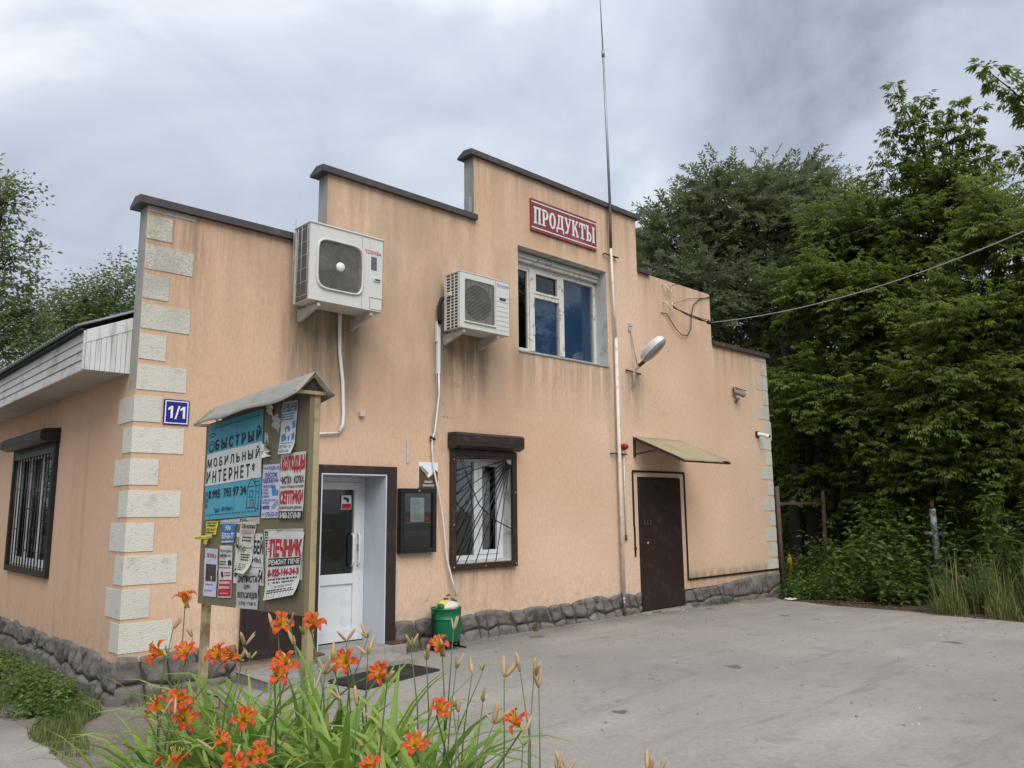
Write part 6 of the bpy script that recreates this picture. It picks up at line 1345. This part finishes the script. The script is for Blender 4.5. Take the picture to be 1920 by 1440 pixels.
grass('tall_grass', 'tall grass standing at the right edge of the yard', pts, [min(1.15, .20+.75*(p[0]-yr(p[1])))*g_.uniform(.35, 1.15) for p in pts], 51, .013, droop=.6)
pts = []
for _ in range(150):
    y = g_.uniform(-7.5, -2.9); pts.append((yr(y)+.15+abs(g_.normal(0, .9)), y))
grass('dry_grass', 'dry straw-coloured stalks among the tall grass', pts, [g_.uniform(.5, 1.25) for _ in pts], 52, .009, 'dry_blade', .45)
pts = []
while len(pts) < 1900:
    x, y = g_.uniform(-1.05, -.15), (g_.normal(-.35, .5) if g_.random() < .7 else g_.uniform(-1.6, 4.5))
    if x < pr(y)-.02 or noise.noise(Vector((x*2.2, y*1.6, 5))) < -.02+(.25 if y < -.8 else 0): continue
    pts.append((x, y))
grass('verge_grass', 'short grass on the verge beside the left wall', pts, [g_.uniform(.05, .16) for _ in pts], 53, .007)
pts = [(g_.uniform(.05, .6), g_.uniform(-1.6, -.12)) for _ in range(500)]; pts = [p for p in pts if noise.noise(Vector((p[0]*3, p[1]*3, 8))) > -.1]
grass('corner_grass', 'grass tufts at the foot of the quoin corner', pts, [g_.uniform(.05, .17) for _ in pts], 54, .007)
pts = []; hts = []
while len(pts) < 150:
    x, y = -.22-abs(g_.normal(.10, .20)), (g_.normal(.75, .65) if g_.random() < .8 else g_.uniform(1, 4.8))
    if x < pr(y)+.05 or y < -.5: continue
    pts.append((x, y)); hts.append(g_.uniform(.08, .32))
weeds('wall_weeds', 'leafy weeds growing against the plinth of the left wall', pts, hts, 55, (.09, .17), wide=.5)
pts = [(8.75, -.10), (9.35, -.12), (9.55, -.13), (9.7, -.12), (9.85, -.12), (10.0, -.13), (7.55, -.20), (7.65, -.22), (5.05, -.13), (5.08, -.12), (9.45, -.15), (9.6, -.16), (9.15, -.12), (3.05, -.13), (3.12, -.15), (3.0, -.12), (3.2, -.14)]
weeds('plinth_weeds', 'small weeds sprouting at the foot of the stone plinth', pts, [.13, .10, .18, .2, .16, .15, .07, .08, .30, .26, .14, .15, .1, .16, .2, .14, .12], 57, (.05, .09))
# litter of dry leaves and stems at the asphalt edge
V4 = []
n = 900; y = g_.uniform(-7, -.6, n); x = np.array([yr(v) for v in y])+np.abs(g_.normal(0, .35, n))-.08
P = np.stack([x, y, np.array([gz(v) for v in x])+.012], 1); a = g_.uniform(0, 6.28, n); sz = g_.uniform(.02, .07, n)
V4 = leaf_quads(P, np.stack([np.cos(a), np.sin(a), g_.uniform(-.05, .25, n)], 1), np.tile([0, 0, 1.0], (n, 1))+g_.normal(0, .3, (n, 3)), sz, sz*.4, .1)
tag(link('leaf_litter', leaves_mesh('leaf_litter', V4, g_.random(n), 'dry_leaf')), 'dry leaf litter along the edge of the asphalt', 'leaf litter', kind='stuff')

# grit, small stones and scraps scattered over the yard, thickest along the plinth and the kerbless edge
n = 520; x = g_.uniform(.8, 10.6, n); y = np.where(g_.random(n) < .55, -.06-np.abs(g_.normal(0, .22, n)), -np.abs(g_.uniform(.1, 6.5, n)))
mb = MB()
for i in range(n):
    s_ = float(g_.uniform(.004, .013)); c = Vector((float(x[i]), float(y[i]), gz(float(x[i]))+.004+s_*.4)); a = float(g_.uniform(0, 3))
    if 1.0 < c.x < 2.95 and c.y > -.8: continue
    mb.obox(c, (s_*2, s_*1.4, s_), (a*.2, a*.1, a), 0 if i % 40 else 1)
tag(mb.build('grit', ['step_concrete', 'litter_white'], None), 'scattered grit and small stones on the asphalt', 'grit', kind='stuff')

# ------------------------------------------------------------------ flower bed with daylilies
bed = MB().grid(lambda u, v: (-1.75+2.0*u, -6.6+3.9*v, .03+.16*max(0, math.sin(math.pi*u))**.6*max(0, math.sin(math.pi*v))**.6+.02*noise.noise(Vector((u*9, v*14, 0)))), 20, 30).build('flower_bed', ['soil'], None, fix=False); tag(bed, kind='structure')
def bz(x, y):
    u, v = (x+1.75)/2.0, (y+6.6)/3.9; return .03+.16*max(0, math.sin(math.pi*min(1, max(0, u))))**.6*max(0, math.sin(math.pi*min(1, max(0, v))))**.6 if 0 < u < 1 and 0 < v < 1 else .04
def blade_mesh(seed):
    r = random.Random(seed); L = r.uniform(.92, 1.30); lean = r.uniform(.04, .26); bend = r.uniform(1.1, 2.5); w = r.uniform(.036, .052); n = 11; V = []; val = []
    x = z = 0.0; a = math.pi/2-lean; tw = r.uniform(-.5, .5)
    kink = r.random() < .3; kt = r.uniform(.55, .75)
    for i in range(n+1):
        t_ = i/n; ww = w*min(1, .55+t_*1.6)*(1-t_**3.2)+.0012; tws = tw*t_
        d = (math.cos(a), math.sin(a)); nx, nzv = -d[1], d[0]
        sy = ww/2*math.cos(tws); sn = ww/2*math.sin(tws)
        V += [(x+nx*(sn+ww*.18), -sy, z+nzv*(sn+ww*.18)), (x, 0, z), (x+nx*(-sn+ww*.18), sy, z+nzv*(-sn+ww*.18))]; val += [.25+.5*t_]*3
        ds = L/n; x += d[0]*ds; z += d[1]*ds; a -= bend*(t_**1.3)*2.2/n+(1.3/n*2 if kink and abs(t_-kt) < .06 else 0)
    F = [(i*3+k, i*3+k+1, i*3+k+4, i*3+k+3) for i in range(n) for k in range(2)]
    v_ = np.clip(np.array(val)+r.uniform(-.38, .42), 0, 1)
    return np_mesh('leaf', np.array(V), np.array(F), 'lily_leaf', v_, smooth=True)
BLADES = [blade_mesh(100+k) for k in range(26)]
def petal_mesh(wide, seed):
    r = random.Random(seed); V = []; val = []; n = 9; c = [(.006, .0), (.010, .018), (.018, .036), (.030, .050), (.043, .059), (.055, .063), (.065, .062), (.073, .057), (.078, .050), (.081, .042)]
    rec = r.uniform(.6, 1.5)
    for i in range(n+1):
        t_ = i/n; x, z = c[i]; z = z-(rec-1)*.02*t_**3; ww = (wide*math.sin(math.pi*min(1, (.16+.84*t_)**.85))**.7+.0015)*(1 if t_ < .98 else .3)
        ruf = .004*math.sin(i*2.3+seed)*t_
        V += [(x, -ww/2, z+.005*(1-t_)+ruf), (x, -ww/4, z-.001), (x, 0, z-.003), (x, ww/4, z-.001), (x, ww/2, z+.005*(1-t_)-ruf)]; val += [t_, t_, max(0, t_-.10), t_, t_]
    F = [(i*5+k, i*5+k+1, i*5+k+6, i*5+k+5) for i in range(n) for k in range(4)]
    return np_mesh('petal', np.array(V), np.array(F), 'petal', np.array(val), smooth=True)
PET = [[petal_mesh(.048, k) for k in range(4)], [petal_mesh(.034, 10+k) for k in range(4)]]
def throat_mesh():
    mb = MB().lathe([(.004, -.03), (.0055, -.012), (.008, .006), (.012, .02)], (0, 0, 0), 'z', 10)
    for k in range(6):
        a = k*math.pi/3+.3; e_ = Vector((math.cos(a)*.030, math.sin(a)*.030, .085)); mb.tube([(0, 0, .0), (math.cos(a)*.008, math.sin(a)*.008, .05), e_], .0009, 4); mb.obox(e_, (.003, .003, .008))
    mb.tube([(0, 0, 0), (.004, .002, .06), (.012, .004, .098)], .0011, 4); return mb.mesh('flower', ['throat'])
THROAT = throat_mesh()
def bud_mesh(L, r, mat, seed):
    q = random.Random(seed); bnd = q.uniform(-.2, .2)*L
    return MB().tube([(0, 0, 0), (bnd*.1, 0, L*.2), (bnd*.35, 0, L*.5), (bnd*.7, 0, L*.8), (bnd, 0, L)], [r*.35, r*.9, r, r*.8, r*.15], 7).mesh('bud', [mat])
BUDM = [bud_mesh(.030, .0052, 'bud_green', 1), bud_mesh(.042, .0062, 'bud_green', 2), bud_mesh(.075, .008, 'bud_orange', 3), bud_mesh(.068, .0072, 'bud_orange', 4), bud_mesh(.070, .0048, 'bud_dry', 5), bud_mesh(.058, .0046, 'bud_dry', 6)]
CAMV = Vector(CAM_LOC)
def put(me, name, parent, loc, quat, s_=1.0):
    o = bpy.data.objects.new(name, me); col.objects.link(o); o.parent = parent; ORG[o] = ORG[parent]
    return o
def place(o, parent_part, world, rot, s_=1.0):
    """local transform relative to a parent whose own transform is identity under the clump"""
    o.location = Vector(world)-ORG[parent_part]; o.rotation_mode = 'QUATERNION'; o.rotation_quaternion = rot; o.scale = (s_,)*3
def lily(label, base, flowers, buds, nblades, seed, group=None, sc=1.0):
    r = random.Random(seed); b = Vector((base[0], base[1], bz(*base)-.01)); t = thing('daylily', label, 'lily', tuple(b), group)
    for k in range(nblades):
        o = put(BLADES[r.randrange(len(BLADES))], 'leaf', t, None, None); an = 2*math.pi*(k+r.random()*.8)/nblades*1.0+seed
        o.location = (r.gauss(0, .05), r.gauss(0, .05), 0); o.rotation_euler = (r.gauss(0, .06), r.gauss(0, .06), an); o.scale = (r.uniform(.85, 1.12)*sc,)*3
    def stalk(tip, rad=.0042):
        tip = Vector(tip); q = b+Vector((r.gauss(0, .04), r.gauss(0, .04), 0)); d = tip-q; m1 = q+Vector((d.x*.15, d.y*.15, d.z*.45)); m2 = q+Vector((d.x*.5+r.gauss(0, .012), d.y*.5+r.gauss(0, .012), d.z*.8))
        MB().tube([q, m1, m2, tip], [rad, rad*.95, rad*.75, rad*.5], 6).build('stalk', ['stem_green'], t, fix=False)
    for f_ in flowers:
        fp = Vector(f_); toc = (CAMV-fp).normalized(); ax = Vector((toc.x*.55+r.gauss(0, .42), toc.y*.55+r.gauss(0, .42), .62+r.uniform(-.15, .35))).normalized()
        stalk(fp-ax*.045)
        rot = ax.to_track_quat('Z', 'Y'); s_ = r.uniform(.88, 1.12)*.61*min(1.05, (CAMV-fp).length/3.0); opn = r.choice([0, 0, -.08, .1, -.2, .05])
        fo = put(THROAT, 'flower', t, None, None); fo.location = fp-ax*.03-b; fo.rotation_mode = 'QUATERNION'; fo.rotation_quaternion = rot; fo.scale = (s_, s_, s_*r.uniform(.9, 1.25))
        for k in range(6):
            p = put(PET[k % 2][r.randrange(4)], 'petal', fo, None, None); p.rotation_euler = (r.gauss(0, .09), r.gauss(0, .16)+opn, k*math.pi/3+r.gauss(0, .08))
        # buds beside the flower
        for _ in range(r.randrange(1, 4)):
            bo = put(BUDM[r.randrange(6)], 'bud', t, None, None); d = Vector((r.gauss(0, .5), r.gauss(0, .5), .9)).normalized(); bo.location = fp-ax*.05-b+Vector((r.gauss(0, .012), r.gauss(0, .012), -.005)); bo.rotation_mode = 'QUATERNION'; bo.rotation_quaternion = d.to_track_quat('Z', 'Y')
    for bp in buds:
        bp = Vector(bp); fork = bp-Vector((0, 0, .045)); stalk(fork, .0036)
        for j in range(r.randrange(2, 5)):
            d = Vector((r.gauss(0, .42), r.gauss(0, .42), .9)).normalized(); bo = put(BUDM[r.randrange(6)], 'bud', t, None, None); bo.location = fork-b+d*.004; bo.rotation_mode = 'QUATERNION'; bo.rotation_quaternion = d.to_track_quat('Z', 'Y'); s_ = r.uniform(.65, 1.05); bo.scale = (s_,)*3
    return t
CL = [((-1.16, -4.25), 'daylily with a tall lone flower left of the board\'s far post'), ((-1.05, -4.55), 'daylily with paired orange flowers before the board\'s far post'), ((-.80, -4.55), 'daylily with flowers beside the board\'s near post at panel height'),
      ((-1.12, -5.00), 'daylily with a double bloom in the middle of the bed below the board'), ((-.85, -4.95), 'daylily with tall bloom covering the near post of the board'), ((-.62, -4.80), 'daylily with a half-open bloom in front of the white door'),
      ((-.90, -5.35), 'daylily with a large bloom in front of the door mat'), ((-.56, -5.22), 'daylily with tall bloom and buds in front of the green bin'), ((-.78, -5.62), 'daylily with a wide star bloom before the grey asphalt'),
      ((-.58, -5.72), 'daylily with a side-facing bloom at the right end of the bed'), ((-1.14, -4.80), 'daylily with low blooms at the bottom left of the picture'), ((-.58, -5.98), 'daylily with bare buds at the bottom edge right of the bed'), ((-.52, -6.20), 'daylily with only bud tips showing at the bottom centre')]
asg = [[] for _ in CL]; asb = [[] for _ in CL]
for f_ in FLOWERS: asg[min(range(11), key=lambda i: (CL[i][0][0]-f_[0])**2+(CL[i][0][1]-f_[1])**2)].append(f_)
for f_ in BUDS: asb[min(range(len(CL)), key=lambda i: (CL[i][0][0]-f_[0])**2+(CL[i][0][1]-f_[1])**2)].append(f_)
NB = [44, 50, 44, 58, 52, 34, 58, 36, 28, 22, 50, 12, 0]
for i, (p, lb) in enumerate(CL): lily(lb, p, asg[i], asb[i], NB[i], 200+i, sc=(.70 if i in (7, 8, 9, 5) else .6 if i > 10 else .66 if p[0] < -1.1 else .80))
for i, p in enumerate(((-1.20, -4.32), (-1.17, -4.62), (-1.0, -4.75), (-1.18, -5.05), (-1.02, -5.25), (-.80, -5.15), (-.95, -4.30), (-.72, -5.40), (-1.12, -5.35), (-.68, -4.55))):
    lily('flowerless daylily clump of long arching green leaves in the bed', p, [], [], 46 if i != 9 else 30, 300+i, 'flowerless daylily clumps in the bed', .64 if p[0] < -1.1 else .79)
pts = []; hts = []
for _ in range(60):
    x, y = g_.uniform(-.75, -.35), g_.uniform(-5.9, -4.0); pts.append((x, y)); hts.append(g_.uniform(.35, .78))
weeds('bed_weeds', 'feathery weeds between the lilies at the right of the bed', pts, hts, 61, (.05, .10), wide=.35)
print('leaf quads', LV)
